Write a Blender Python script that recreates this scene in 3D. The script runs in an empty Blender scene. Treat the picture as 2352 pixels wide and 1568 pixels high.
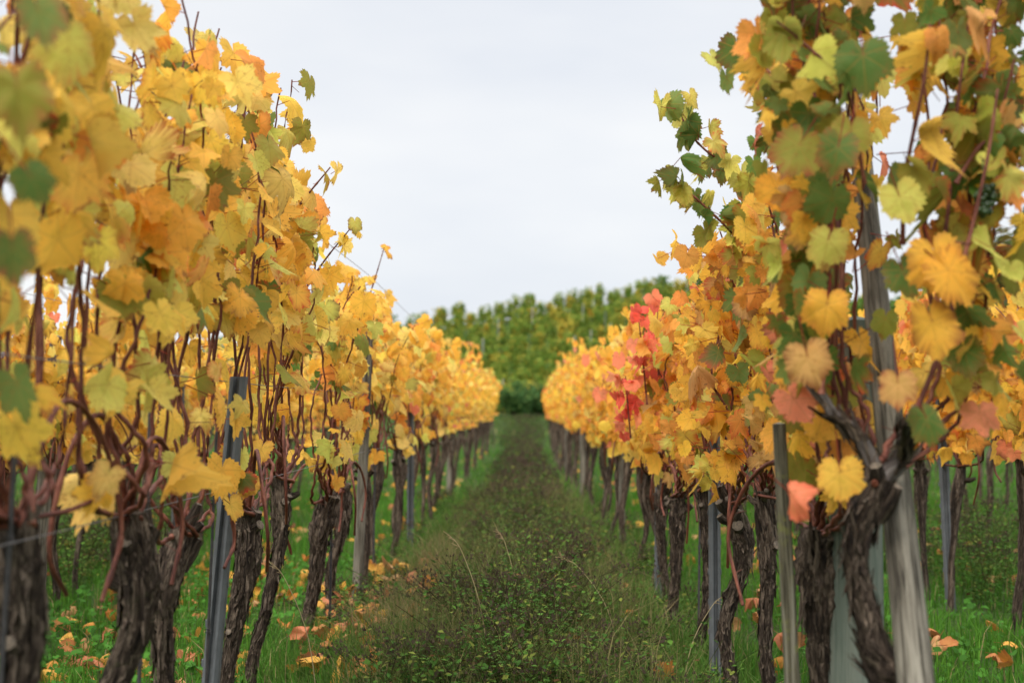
import bpy, math, random
import numpy as np
from mathutils import Vector

R = math.radians
S = bpy.context.scene
C = S.collection

# ------------------------------------------------------------------ camera
F = 3267.0            # focal length in pixels of a 2352 px wide frame (50 mm on 36 mm)
EYE = 0.95
cam_d = bpy.data.cameras.new("camera")
cam_d.sensor_width = 36.0
cam_d.lens = 50.0
cam_d.clip_start = 0.05
cam_d.clip_end = 2000.0
cam_d.dof.use_dof = True
cam_d.dof.focus_distance = 4.4
cam_d.dof.aperture_fstop = 3.0
cam_d.dof.aperture_blades = 7
cam = bpy.data.objects.new("camera", cam_d)
C.objects.link(cam)
cam.location = (0, 0, EYE)
cam.rotation_euler = (R(90 + 2.82), 0, R(0.47))
S.camera = cam

# ------------------------------------------------------------------ world, sun, exposure
SUN_EL, SUN_AZ = 48.0, 200.0       # high, thin spot of the overcast behind the camera
W = bpy.data.worlds.new("World")
S.world = W
W.use_nodes = True
nt = W.node_tree
nt.nodes.clear()
def N(t, tree=None, **kw):
    n = (tree or nt).nodes.new(t)
    for k, v in kw.items():
        setattr(n, k, v)
    return n
out = N('ShaderNodeOutputWorld')
bg = N('ShaderNodeBackground')
sky = N('ShaderNodeTexSky', sky_type='NISHITA', sun_disc=False)
sky.sun_elevation = R(SUN_EL)
sky.sun_rotation = R(SUN_AZ)
tc = N('ShaderNodeTexCoord')
sep = N('ShaderNodeSeparateXYZ')
nt.links.new(tc.outputs['Generated'], sep.inputs[0])
mp = N('ShaderNodeMapping')
mp.inputs['Scale'].default_value = (1.6, 1.6, 5.0)
nt.links.new(tc.outputs['Generated'], mp.inputs[0])
ns = N('ShaderNodeTexNoise')
ns.inputs['Scale'].default_value = 1.7
ns.inputs['Detail'].default_value = 4
ns.inputs['Roughness'].default_value = 0.5
nt.links.new(mp.outputs[0], ns.inputs['Vector'])
cr = N('ShaderNodeValToRGB')
cr.color_ramp.elements[0].position = 0.32
cr.color_ramp.elements[0].color = (5.65, 5.9, 6.35, 1)
cr.color_ramp.elements[1].position = 0.66
cr.color_ramp.elements[1].color = (6.85, 6.9, 6.95, 1)
nt.links.new(ns.outputs[0], cr.inputs[0])
mr = N('ShaderNodeMapRange', interpolation_type='SMOOTHSTEP')      # overcast sky: the zenith is several times brighter than the horizon
mr.inputs['From Min'].default_value = 0.30
mr.inputs['From Max'].default_value = 0.95
mr.inputs['To Min'].default_value = 1.0
mr.inputs['To Max'].default_value = 3.8
nt.links.new(sep.outputs['Z'], mr.inputs[0])
ml = N('ShaderNodeVectorMath', operation='SCALE')
nt.links.new(cr.outputs[0], ml.inputs[0])
nt.links.new(mr.outputs[0], ml.inputs['Scale'])
mx = N('ShaderNodeMix', data_type='RGBA')
mx.inputs[0].default_value = 0.93
nt.links.new(sky.outputs[0], mx.inputs[6])
nt.links.new(ml.outputs[0], mx.inputs[7])
nt.links.new(mx.outputs[2], bg.inputs['Color'])
bg.inputs['Strength'].default_value = 0.1
nt.links.new(bg.outputs[0], out.inputs[0])

sun_d = bpy.data.lights.new("sun", 'SUN')
sun_d.energy = 2.0
sun_d.angle = R(22)
sun_d.color = (1.0, 0.95, 0.88)
sun = bpy.data.objects.new("sun", sun_d)
C.objects.link(sun)
sun.rotation_euler = (R(90 - SUN_EL), 0, R(180 - SUN_AZ))
S.view_settings.view_transform = 'Standard'
S.view_settings.look = 'None'
S.view_settings.gamma = 1.0
S.view_settings.exposure = 0.52
S.cycles.max_bounces = 12
S.cycles.diffuse_bounces = 8
S.cycles.transparent_max_bounces = 4

def P(px, py, d):
    """pixel of the 2352x1568 view -> point at depth d along the rows"""
    return ((px - 1203) * d / F, d, EYE - (py - 945) * d / F)

# ------------------------------------------------------------------ materials
def mat(name):
    m = bpy.data.materials.new(name)
    m.use_nodes = True
    t = m.node_tree
    t.nodes.clear()
    o = t.nodes.new('ShaderNodeOutputMaterial')
    return m, t, o
def lk(t, a, b): t.links.new(a, b)
def ramp(t, fac, stops):
    n = t.nodes.new('ShaderNodeValToRGB')
    e = n.color_ramp.elements
    while len(e) < len(stops): e.new(0.5)
    for i, (p, c) in enumerate(stops):
        e[i].position = p
        e[i].color = (*c, 1)
    lk(t, fac, n.inputs[0])
    return n
def math_n(t, op, a, b=None, c=None):
    n = t.nodes.new('ShaderNodeMath')
    n.operation = op
    for i, v in enumerate((a, b, c)):
        if v is None: continue
        if isinstance(v, (int, float)): n.inputs[i].default_value = v
        else: lk(t, v, n.inputs[i])
    return n.outputs[0]
def mixc(t, fac, a, b, blend='MIX'):
    n = t.nodes.new('ShaderNodeMix')
    n.data_type = 'RGBA'
    n.blend_type = blend
    for i, v in ((0, fac), (6, a), (7, b)):
        if isinstance(v, (int, float)): n.inputs[i].default_value = v
        elif isinstance(v, tuple): n.inputs[i].default_value = (*v, 1)
        else: lk(t, v, n.inputs[i])
    return n.outputs[2]
def noise(t, vec, scale, detail=3, rough=0.55, dist=0.0):
    n = t.nodes.new('ShaderNodeTexNoise')
    n.inputs['Scale'].default_value = scale
    n.inputs['Detail'].default_value = detail
    n.inputs['Roughness'].default_value = rough
    n.inputs['Distortion'].default_value = dist
    if vec is not None: lk(t, vec, n.inputs['Vector'])
    return n.outputs[0]

def leaf_material(name, trans=0.45, veins=True, spec=0.22):
    m, t, o = mat(name)
    at = t.nodes.new('ShaderNodeAttribute'); at.attribute_name = 'Col'
    col = at.outputs['Color']
    bumpsrc = None
    if veins:
        uv = t.nodes.new('ShaderNodeUVMap'); uv.uv_map = 'UVMap'
        off = t.nodes.new('ShaderNodeCombineXYZ')
        lk(t, math_n(t, 'MULTIPLY', at.outputs['Alpha'], 73.0), off.inputs[2])
        add = t.nodes.new('ShaderNodeVectorMath'); add.operation = 'ADD'
        lk(t, uv.outputs[0], add.inputs[0]); lk(t, off.outputs[0], add.inputs[1])
        vec = add.outputs[0]
        n1 = noise(t, vec, 1.6, 4, 0.6)
        r1 = ramp(t, n1, [(0.34, (0.78, 0.80, 0.62)), (0.5, (1, 1, 1)), (0.68, (1.08, 0.97, 0.9))])
        col = mixc(t, 0.75, col, r1.outputs[0], 'MULTIPLY')
        # small rust spots
        n2 = noise(t, vec, 9.0, 3, 0.7)
        n2b = noise(t, vec, 1.1, 1, 0.5)
        sp = math_n(t, 'MULTIPLY', math_n(t, 'GREATER_THAN', n2, 0.62), math_n(t, 'GREATER_THAN', n2b, 0.47))
        col = mixc(t, math_n(t, 'MULTIPLY', sp, 0.55), col, (0.30, 0.07, 0.02))
        # scorched patches eating in from the rim of some leaves
        lnb = t.nodes.new('ShaderNodeVectorMath'); lnb.operation = 'LENGTH'; lk(t, uv.outputs[0], lnb.inputs[0])
        rim = t.nodes.new('ShaderNodeMapRange'); rim.inputs['From Min'].default_value = 0.45; rim.inputs['From Max'].default_value = 1.05
        lk(t, lnb.outputs['Value'], rim.inputs[0])
        nb = noise(t, vec, 2.2, 5, 0.7)
        burn = math_n(t, 'GREATER_THAN', math_n(t, 'ADD', math_n(t, 'MULTIPLY', rim.outputs[0], 0.30), nb), 0.765)
        some = math_n(t, 'GREATER_THAN', at.outputs['Alpha'], 0.42)
        ok = math_n(t, 'LESS_THAN', lnb.outputs['Value'], 1.3)
        bm = math_n(t, 'MULTIPLY', math_n(t, 'MULTIPLY', burn, some), math_n(t, 'MULTIPLY', ok, 0.7))
        col = mixc(t, bm, col, (0.24, 0.075, 0.022))
        # veins
        sx = t.nodes.new('ShaderNodeSeparateXYZ'); lk(t, uv.outputs[0], sx.inputs[0])
        ang = math_n(t, 'ARCTAN2', sx.outputs[0], sx.outputs[1])
        wr = math_n(t, 'WRAP', ang, 0.46, -0.46)
        ln = t.nodes.new('ShaderNodeVectorMath'); ln.operation = 'LENGTH'; lk(t, uv.outputs[0], ln.inputs[0])
        rr = ln.outputs['Value']
        dist = math_n(t, 'MULTIPLY', math_n(t, 'ABSOLUTE', wr), rr)
        v1 = t.nodes.new('ShaderNodeMapRange'); v1.inputs['From Min'].default_value = 0.012
        v1.inputs['From Max'].default_value = 0.035; v1.inputs['To Min'].default_value = 1; v1.inputs['To Max'].default_value = 0
        lk(t, dist, v1.inputs[0])
        # secondary veins: herringbone from the main ones
        sec = math_n(t, 'SINE', math_n(t, 'MULTIPLY', math_n(t, 'SUBTRACT', rr, math_n(t, 'MULTIPLY', math_n(t, 'ABSOLUTE', wr), 0.8)), 42.0))
        sv = math_n(t, 'GREATER_THAN', sec, 0.93)
        inside = math_n(t, 'LESS_THAN', rr, 1.15)
        vm = math_n(t, 'MULTIPLY', math_n(t, 'MAXIMUM', math_n(t, 'MULTIPLY', v1.outputs[0], 0.27), math_n(t, 'MULTIPLY', sv, 0.08)), inside)
        col = mixc(t, vm, col, (0.42, 0.20, 0.04))
        bumpsrc = math_n(t, 'SUBTRACT', n1, math_n(t, 'MULTIPLY', vm, 0.5))
    p = t.nodes.new('ShaderNodeBsdfPrincipled')
    lk(t, col, p.inputs['Base Color'])
    p.inputs['Roughness'].default_value = 0.62
    p.inputs['Specular IOR Level'].default_value = spec
    tr = t.nodes.new('ShaderNodeBsdfTranslucent')
    g = t.nodes.new('ShaderNodeGamma'); g.inputs[1].default_value = 0.85
    lk(t, col, g.inputs[0]); lk(t, g.outputs[0], tr.inputs[0])
    if bumpsrc is not None:
        b = t.nodes.new('ShaderNodeBump'); b.inputs['Strength'].default_value = 0.35; b.inputs['Distance'].default_value = 0.01
        lk(t, bumpsrc, b.inputs['Height']); lk(t, b.outputs[0], p.inputs['Normal'])
    mxs = t.nodes.new('ShaderNodeMixShader'); mxs.inputs[0].default_value = trans
    lk(t, p.outputs[0], mxs.inputs[1]); lk(t, tr.outputs[0], mxs.inputs[2])
    lk(t, mxs.outputs[0], o.inputs[0])
    return m

def wood_material(name, dark, mid, light, su, sv, bump=1.0, rough=0.9, moss=None, moss_amt=0.0, dist=0.02, stops=(.40, .53, .68)):
    """fibrous bark / weathered wood, stretched along the tube's own UV (metres)"""
    m, t, o = mat(name)
    uv = t.nodes.new('ShaderNodeUVMap'); uv.uv_map = 'UVMap'
    mp_ = t.nodes.new('ShaderNodeMapping'); mp_.inputs['Scale'].default_value = (su, sv, 1)
    lk(t, uv.outputs[0], mp_.inputs[0])
    oi = t.nodes.new('ShaderNodeObjectInfo')
    off = t.nodes.new('ShaderNodeCombineXYZ'); lk(t, math_n(t, 'MULTIPLY', oi.outputs['Random'], 40.0), off.inputs[2])
    add = t.nodes.new('ShaderNodeVectorMath'); add.operation = 'ADD'
    lk(t, mp_.outputs[0], add.inputs[0]); lk(t, off.outputs[0], add.inputs[1])
    n1 = noise(t, add.outputs[0], 1.0, 6, 0.65, 0.6)
    n2 = noise(t, add.outputs[0], 0.22, 3, 0.5)
    f = math_n(t, 'MULTIPLY_ADD', n2, 0.5, math_n(t, 'MULTIPLY', n1, 0.6))
    r = ramp(t, f, list(zip(stops, (dark, mid, light))))
    col = r.outputs[0]
    if moss:
        g = t.nodes.new('ShaderNodeNewGeometry')
        nm = noise(t, g.outputs['Position'], 14.0, 4, 0.6)
        th = t.nodes.new('ShaderNodeMapRange'); th.inputs['From Min'].default_value = 0.62 - moss_amt; th.inputs['From Max'].default_value = 0.78 - moss_amt
        lk(t, nm, th.inputs[0])
        col = mixc(t, th.outputs[0], col, moss)
    p = t.nodes.new('ShaderNodeBsdfPrincipled')
    lk(t, col, p.inputs['Base Color'])
    p.inputs['Roughness'].default_value = rough
    p.inputs['Specular IOR Level'].default_value = 0.2
    b = t.nodes.new('ShaderNodeBump'); b.inputs['Strength'].default_value = bump; b.inputs['Distance'].default_value = dist
    lk(t, n1, b.inputs['Height']); lk(t, b.outputs[0], p.inputs['Normal'])
    lk(t, p.outputs[0], o.inputs[0])
    return m

def plain_material(name, c, rough=0.6, metal=0.0, var=0.25, scale=30.0):
    m, t, o = mat(name)
    g = t.nodes.new('ShaderNodeNewGeometry')
    n = noise(t, g.outputs['Position'], scale, 4, 0.6)
    r = ramp(t, n, [(0.3, tuple(x * (1 - var) for x in c)), (0.7, tuple(min(1, x * (1 + var)) for x in c))])
    p = t.nodes.new('ShaderNodeBsdfPrincipled')
    lk(t, r.outputs[0], p.inputs['Base Color'])
    p.inputs['Roughness'].default_value = rough
    p.inputs['Metallic'].default_value = metal
    lk(t, p.outputs[0], o.inputs[0])
    return m

M_leaf = leaf_material('vine_leaf', 0.52, True)
M_leaf_far = leaf_material('vine_leaf_plain', 0.5, False)
M_dry = leaf_material('dry_leaf', 0.2, True)
M_grass = leaf_material('grass_blade', 0.35, False, 0.08)
M_hill = leaf_material('hill_leaf', 0.3, False, 0.1)
M_bark = wood_material('vine_bark', (0.009, 0.006, 0.005), (0.055, 0.038, 0.027), (0.25, 0.19, 0.14), 230, 30, 1.0, 0.95, (0.07, 0.075, 0.03), -0.03)
M_arm = wood_material('grey_vine_wood', (0.05, 0.04, 0.035), (0.15, 0.125, 0.11), (0.30, 0.27, 0.245), 220, 14, 1.0, 0.9)
M_cane = wood_material('cane_bark', (0.045, 0.014, 0.010), (0.11, 0.032, 0.02), (0.23, 0.085, 0.05), 160, 45, 0.4, 0.55, dist=0.004)
M_post = wood_material('weathered_post', (0.036, 0.031, 0.023), (0.115, 0.102, 0.078), (0.205, 0.187, 0.148), 150, 7.0, 0.5, 0.9, (0.12, 0.13, 0.05), -0.05, dist=0.006, stops=(.45, .54, .63))
M_postg = wood_material('treated_post', (0.07, 0.085, 0.068), (0.115, 0.14, 0.113), (0.17, 0.19, 0.155), 60, 2.5, 0.5, 0.85, (0.09, 0.12, 0.07), -0.06, dist=0.006, stops=(.45, .54, .63))
M_postm = wood_material('lichened_post', (0.03, 0.026, 0.017), (0.095, 0.085, 0.055), (0.20, 0.185, 0.14), 110, 4.0, 0.9, 0.95, (0.16, 0.17, 0.04), 0.08, dist=0.006, stops=(.45, .54, .63))
M_metal = plain_material('galvanised_steel', (0.105, 0.112, 0.118), 0.65, 0.2, 0.2, 25)
M_rod = plain_material('dull_rod', (0.055, 0.05, 0.05), 0.7, 0.3, 0.35, 60)
M_wire = plain_material('wire_steel', (0.16, 0.15, 0.15), 0.5, 0.6, 0.3, 60)
M_cut = plain_material('pruned_wood', (0.11, 0.085, 0.06), 0.95, 0, 0.6, 160)
M_grape = plain_material('grape_skin', (0.025, 0.05, 0.014), 0.35, 0, 0.35, 60)
M_chain = plain_material('chain_steel', (0.05, 0.065, 0.075), 0.5, 0.6, 0.3, 80)
M_weed = leaf_material('weed_leaf', 0.2, False, 0.03)
M_stakepale = plain_material('pale_stake', (0.30, 0.31, 0.30), 0.8, 0, 0.2, 20)

def ground_material():
    m, t, o = mat('ground_soil')
    g = t.nodes.new('ShaderNodeNewGeometry')
    n1 = noise(t, g.outputs['Position'], 2.3, 5, 0.6)
    n2 = noise(t, g.outputs['Position'], 30.0, 5, 0.7)
    r1 = ramp(t, n1, [(0.35, (0.035, 0.065, 0.016)), (0.55, (0.05, 0.085, 0.02)), (0.72, (0.06, 0.05, 0.03))])
    r2 = ramp(t, n2, [(0.3, (0.45, 0.45, 0.45)), (0.7, (1.3, 1.3, 1.3))])
    col = mixc(t, 1.0, r1.outputs[0], r2.outputs[0], 'MULTIPLY')
    p = t.nodes.new('ShaderNodeBsdfPrincipled')
    lk(t, col, p.inputs['Base Color'])
    p.inputs['Roughness'].default_value = 1.0
    p.inputs['Specular IOR Level'].default_value = 0.1
    b = t.nodes.new('ShaderNodeBump'); b.inputs['Strength'].default_value = 0.8; b.inputs['Distance'].default_value = 0.03
    lk(t, n2, b.inputs['Height']); lk(t, b.outputs[0], p.inputs['Normal'])
    lk(t, p.outputs[0], o.inputs[0])
    return m
M_ground = ground_material()

# ------------------------------------------------------------------ mesh helpers
class Acc:
    def __init__(s):
        s.v, s.f, s.uv, s.c, s.n = [], [], [], [], 0
    def add(s, v, faces, uv=None, col=None, mi=0, smooth=True):
        v = np.asarray(v, float).reshape(-1, 3)
        k = len(v)
        s.v.append(v)
        s.uv.append(np.zeros((k, 2)) if uv is None else np.asarray(uv, float).reshape(-1, 2))
        if col is None: col = np.ones((k, 4))
        col = np.asarray(col, float)
        if col.ndim == 1: col = np.tile(col, (k, 1))
        if col.shape[1] == 3: col = np.concatenate([col, np.full((k, 1), 0.5)], 1)
        s.c.append(col)
        for fa in faces:
            fa = np.asarray(fa, int)
            if fa.size: s.f.append((fa + s.n, mi, smooth))
        s.n += k
    def mesh(s, name, mats):
        me = bpy.data.meshes.new(name)
        V = np.concatenate(s.v); UV = np.concatenate(s.uv); CO = np.concatenate(s.c)
        loops = np.concatenate([f.ravel() for f, _, _ in s.f])
        tot = np.concatenate([np.full(len(f), f.shape[1]) for f, _, _ in s.f])
        mi = np.concatenate([np.full(len(f), i) for f, i, _ in s.f])
        sm = np.concatenate([np.full(len(f), q) for f, _, q in s.f])
        start = np.concatenate([[0], np.cumsum(tot)[:-1]])
        me.vertices.add(len(V)); me.vertices.foreach_set('co', V.astype(np.float32).ravel())
        me.loops.add(len(loops)); me.loops.foreach_set('vertex_index', loops.astype(np.int32))
        me.polygons.add(len(tot)); me.polygons.foreach_set('loop_start', start.astype(np.int32))
        me.polygons.foreach_set('loop_total', tot.astype(np.int32))
        me.polygons.foreach_set('material_index', mi.astype(np.int32))
        me.polygons.foreach_set('use_smooth', sm.astype(bool))
        uvl = me.uv_layers.new(name='UVMap')
        uvl.data.foreach_set('uv', UV[loops].astype(np.float32).ravel())
        ca = me.attributes.new('Col', 'FLOAT_COLOR', 'POINT')
        ca.data.foreach_set('color', CO.astype(np.float32).ravel())
        me.update(calc_edges=True)
        for m in mats: me.materials.append(m)
        return me
    def build(s, name, mats, parent=None, loc=None):
        o = bpy.data.objects.new(name, s.mesh(name, mats if isinstance(mats, (list, tuple)) else [mats]))
        C.objects.link(o)
        if parent: o.parent = parent
        if loc is not None: o.location = loc
        return o

def tag(o, label=None, cat=None, group=None, kind=None):
    if label: o['label'] = label
    if cat: o['category'] = cat
    if group: o['group'] = group
    if kind: o['kind'] = kind
    return o
def empty(name, loc, label=None, cat=None, group=None):
    o = bpy.data.objects.new(name, None)
    o.empty_display_size = 0.1
    C.objects.link(o)
    o.location = loc
    return tag(o, label, cat, group)
def copy_tree(o, parent=None):
    c = o.copy(); C.objects.link(c); c.parent = parent
    for ch in o.children: copy_tree(ch, c)
    return c

def spline(pts, n):
    """Catmull-Rom through points, n samples"""
    p = np.asarray(pts, float)
    if len(p) == 2:
        return p[0] + (p[1] - p[0]) * np.linspace(0, 1, n)[:, None]
    q = np.concatenate([[2 * p[0] - p[1]], p, [2 * p[-1] - p[-2]]])
    u = np.linspace(0, len(p) - 1 - 1e-9, n)
    i = u.astype(int); f = (u - i)[:, None]
    a, b, c, d = q[i], q[i + 1], q[i + 2], q[i + 3]
    return 0.5 * (2 * b + (c - a) * f + (2 * a - 5 * b + 4 * c - d) * f ** 2 + (3 * b - a - 3 * c + d) * f ** 3)

def frames(p):
    t = np.gradient(p, axis=0)
    t /= np.linalg.norm(t, axis=1)[:, None] + 1e-12
    ref = np.array([1.0, 0.13, 0.0]) if abs(t[0][2]) > 0.5 else np.array([0.1, 0.05, 1.0])
    a = np.cross(t, ref); a /= np.linalg.norm(a, axis=1)[:, None] + 1e-12
    b = np.cross(a, t)
    return t, a, b

def tube(acc, pts, rad, sides=6, mi=0, cap=True, bump=None, col=None, capmi=None):
    """sweep: pts (n,3), rad scalar/(n,), bump(theta, s, i)->radius factor"""
    p = np.asarray(pts, float); n = len(p)
    r = np.broadcast_to(np.asarray(rad, float), (n,))
    t, a, b = frames(p)
    s = np.concatenate([[0], np.cumsum(np.linalg.norm(np.diff(p, axis=0), axis=1))])
    th = np.linspace(0, 2 * np.pi, sides + 1)           # duplicated seam keeps the UV clean
    RR = np.tile(r[:, None], (1, sides + 1))
    if bump is not None:
        RR = RR * bump(np.tile(th, (n, 1)), np.tile(s[:, None], (1, sides + 1)))
    v = p[:, None, :] + RR[..., None] * (np.cos(th)[None, :, None] * a[:, None, :] + np.sin(th)[None, :, None] * b[:, None, :])
    uv = np.stack([np.tile(th * r.mean(), (n, 1)), np.tile(s[:, None], (1, sides + 1))], -1)
    i, j = np.meshgrid(np.arange(n - 1), np.arange(sides), indexing='ij')
    k = i * (sides + 1) + j
    q = np.stack([k, k + 1, k + sides + 2, k + sides + 1], -1).reshape(-1, 4)
    acc.add(v.reshape(-1, 3), [q], uv.reshape(-1, 2), col, mi)
    if cap:
        for e, rev in ((0, True), (n - 1, False)):
            ring = v[e, :sides]
            cc = ring.mean(0) + t[e] * (0.25 * r[e] if not rev else -0.25 * r[e])
            idx = np.arange(sides)
            tri = np.stack([idx, (idx + 1) % sides, np.full(sides, sides)], -1)
            if rev: tri = tri[:, ::-1]
            uvc = np.concatenate([np.stack([np.cos(th[:sides]), np.sin(th[:sides])], -1) * r[e], [[0, 0]]])
            acc.add(np.concatenate([ring, [cc]]), [tri], uvc, col, mi if capmi is None else capmi)
    return v

def box(acc, lo, hi, mi=0):
    (x0, y0, z0), (x1, y1, z1) = lo, hi
    v = [(x0, y0, z0), (x1, y0, z0), (x1, y1, z0), (x0, y1, z0), (x0, y0, z1), (x1, y0, z1), (x1, y1, z1), (x0, y1, z1)]
    acc.add(v, [[(0, 3, 2, 1), (4, 5, 6, 7), (0, 1, 5, 4), (1, 2, 6, 5), (2, 3, 7, 6), (3, 0, 4, 7)]], mi=mi, smooth=False)

# ------------------------------------------------------------------ terrain
def crest(x):
    return np.clip(91.6 + 0.78 * np.minimum(x, 24.0 - x), 76.0, 112.0)
def ground_z(x, y):
    x = np.asarray(x, float); y = np.asarray(y, float)
    u = np.clip((y - 33) / 24, 0, 1)
    z = 0.65 * u * u * (3 - 2 * u)
    c = crest(x)
    up = np.clip(y - 65, 0, None)
    rise = 0.26 * (np.sqrt(up * up + 4) - 2)
    cr_z = 0.26 * (np.sqrt((c - 65) ** 2 + 4) - 2)
    z = z + np.where(y < c, rise, cr_z - 0.12 * (y - c) + 0.0)
    return np.maximum(z, -2.0)

def build_ground():
    xs = np.concatenate([np.linspace(-400, -20, 20)[:-1], np.linspace(-20, 20, 90), np.linspace(20, 400, 20)[1:]])
    ys = np.concatenate([np.linspace(-30, 0, 8)[:-1], np.linspace(0, 30, 60), np.linspace(30, 115, 140)[1:], np.linspace(115, 500, 20)[1:]])
    X, Y = np.meshgrid(xs, ys)
    Z = ground_z(X, Y)
    rng = np.random.default_rng(3)
    near = (np.abs(X) < 20) & (Y < 34)
    Z = Z + near * 0.012 * (np.sin(X * 5.1 + Y * 1.3) + np.sin(Y * 3.7 - X * 2.2))
    nx = len(xs)
    i, j = np.meshgrid(np.arange(len(ys) - 1), np.arange(nx - 1), indexing='ij')
    k = i * nx + j
    a = Acc()
    a.add(np.stack([X, Y, Z], -1).reshape(-1, 3), [np.stack([k, k + 1, k + nx + 1, k + nx], -1).reshape(-1, 4)])
    o = a.build('ground', M_ground)
    tag(o, kind='structure')
build_ground()

# ------------------------------------------------------------------ leaves
CTRL = np.array([(0, 1.0), (14, .90), (27, .80), (45, .90), (57, .92), (73, .80), (87, .71), (104, .77), (124, .72), (150, .62), (168, .44), (180, .10)])
CTRL2 = np.array([(0, 1.06), (12, .92), (29, .62), (44, .84), (56, .96), (70, .80), (86, .58), (103, .74), (118, .76), (140, .60), (160, .50), (172, .28), (180, .08)])
def leaf_template(n, tooth=0.05, mid=True, CTRL=CTRL):
    half = np.linspace(0, 180, n // 2 + 1)
    ang = np.concatenate([half, -half[1:-1][::-1]])
    r = np.interp(np.abs(ang), CTRL[:, 0], CTRL[:, 1])
    tt = np.where(np.arange(len(ang)) % 2 == 0, 1 + tooth, 1 - tooth)
    r = r * np.where(np.abs(ang) < 172, tt, 1)
    a = np.radians(ang)
    outer = np.stack([np.sin(a) * r, np.cos(a) * r], -1)
    m = len(ang); idx = np.arange(m); nx = (idx + 1) % m
    if mid:
        uv = np.concatenate([[[0, 0]], outer * 0.55, outer])
        tr = np.stack([np.zeros(m, int), 1 + nx, 1 + idx], -1)
        q = np.stack([1 + idx, 1 + nx, 1 + m + nx, 1 + m + idx], -1)
        t = np.concatenate([[0], np.full(m, .55), np.full(m, 1.0)])
        return uv, t, [tr, q]
    uv = np.concatenate([[[0, 0]], outer])
    tr = np.stack([np.zeros(m, int), 1 + nx, 1 + idx], -1)
    return uv, np.concatenate([[0], np.ones(m)]), [tr]
T_HI = leaf_template(56, 0.055)
T_HI2 = leaf_template(56, 0.06, True, CTRL2)
T_MID = leaf_template(28, 0.05)
T_MID2 = leaf_template(28, 0.05, True, CTRL2)
T_LOW = leaf_template(12, 0.0, False)

def unit(v): return v / (np.linalg.norm(v, axis=-1, keepdims=True) + 1e-12)

def add_leaves(acc, tpl, rng, pos, nrm, tip, size, col, edge, amt, curl=1.0, mi=0):
    uv, t, faces = tpl
    n = len(pos); V = len(uv)
    if n == 0: return
    x, y = uv[:, 0][None], uv[:, 1][None]
    r2 = x * x + y * y
    curl = curl * np.where(rng.random((n, 1)) < .28, 2.3, 1.0)
    fold = rng.normal(0.10, 0.24, (n, 1)) * curl
    cup = rng.normal(-0.12, 0.22, (n, 1)) * curl
    wav = rng.normal(0, 0.10, (n, 1)) * curl
    ph = rng.uniform(0, 6.28, (n, 1))
    k = rng.integers(2, 5, (n, 1))
    th = np.arctan2(x, y)
    roll = rng.normal(0, 0.35, (n, 1)) * curl
    z = fold * np.abs(x) + cup * r2 + wav * np.sin(k * th + ph) * r2 + roll * x * y * 0.6 - 0.12 * np.clip(y, 0, 1) ** 2
    asp = rng.uniform(0.78, 1.14, (n, 1))
    lx = x * asp * (1 - 0.25 * np.abs(fold)) + rng.normal(0, .03, (n, 1)) * y
    ly = y * np.ones((n, 1))
    jit = 1 + (t[None] > .9) * rng.normal(0, .045, (n, V))
    nz = unit(nrm); ty = unit(tip - nz * np.sum(tip * nz, -1, keepdims=True)); tx = np.cross(ty, nz)
    loc = np.stack([lx * jit, ly * jit, z], -1) * size[:, None, None]
    v = pos[:, None] + loc[..., 0:1] * tx[:, None] + loc[..., 1:2] * ty[:, None] + loc[..., 2:3] * nz[:, None]
    e = np.where(t[None] > .9, np.clip(amt[:, None] * rng.uniform(0.1, 1.4, (n, V)), 0, 1), np.where(t[None] > .3, 0.12 * amt[:, None], 0))
    cc = col[:, None] * (1 - e[..., None]) + edge[:, None] * e[..., None]
    ca = np.concatenate([cc, np.tile(rng.uniform(0, 1, (n, 1, 1)), (1, V, 1))], -1)
    fs = [(f[None] + (np.arange(n) * V)[:, None, None]).reshape(-1, f.shape[1]) for f in faces]
    acc.add(v.reshape(-1, 3), fs, np.tile(uv[None], (n, 1, 1)).reshape(-1, 2), ca.reshape(-1, 4), mi)

def add_stalks(acc, p0, p1, rad, col, mi=0):
    """thin three sided stalks (leaf petioles, stems)"""
    n = len(p0)
    if n == 0: return
    d = unit(p1 - p0)
    a = unit(np.cross(d, np.array([0.31, 0.17, 0.93])))
    b = np.cross(d, a)
    th = np.array([0, 2.094, 4.189])
    ring = np.cos(th)[None, :, None] * a[:, None] + np.sin(th)[None, :, None] * b[:, None]
    rad = np.broadcast_to(np.asarray(rad, float), (n,))[:, None, None]
    v = np.concatenate([p0[:, None] + ring * rad, p1[:, None] + ring * rad * 0.8], 1)
    f = np.array([(0, 1, 4, 3), (1, 2, 5, 4), (2, 0, 3, 5)])
    fs = (f[None] + (np.arange(n) * 6)[:, None, None]).reshape(-1, 4)
    col = np.asarray(col, float)
    if col.ndim == 1: col = np.tile(col, (n, 1))
    acc.add(v.reshape(-1, 3), [fs], np.full((n * 6, 2), 5.0), np.repeat(col, 6, 0), mi)

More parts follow.
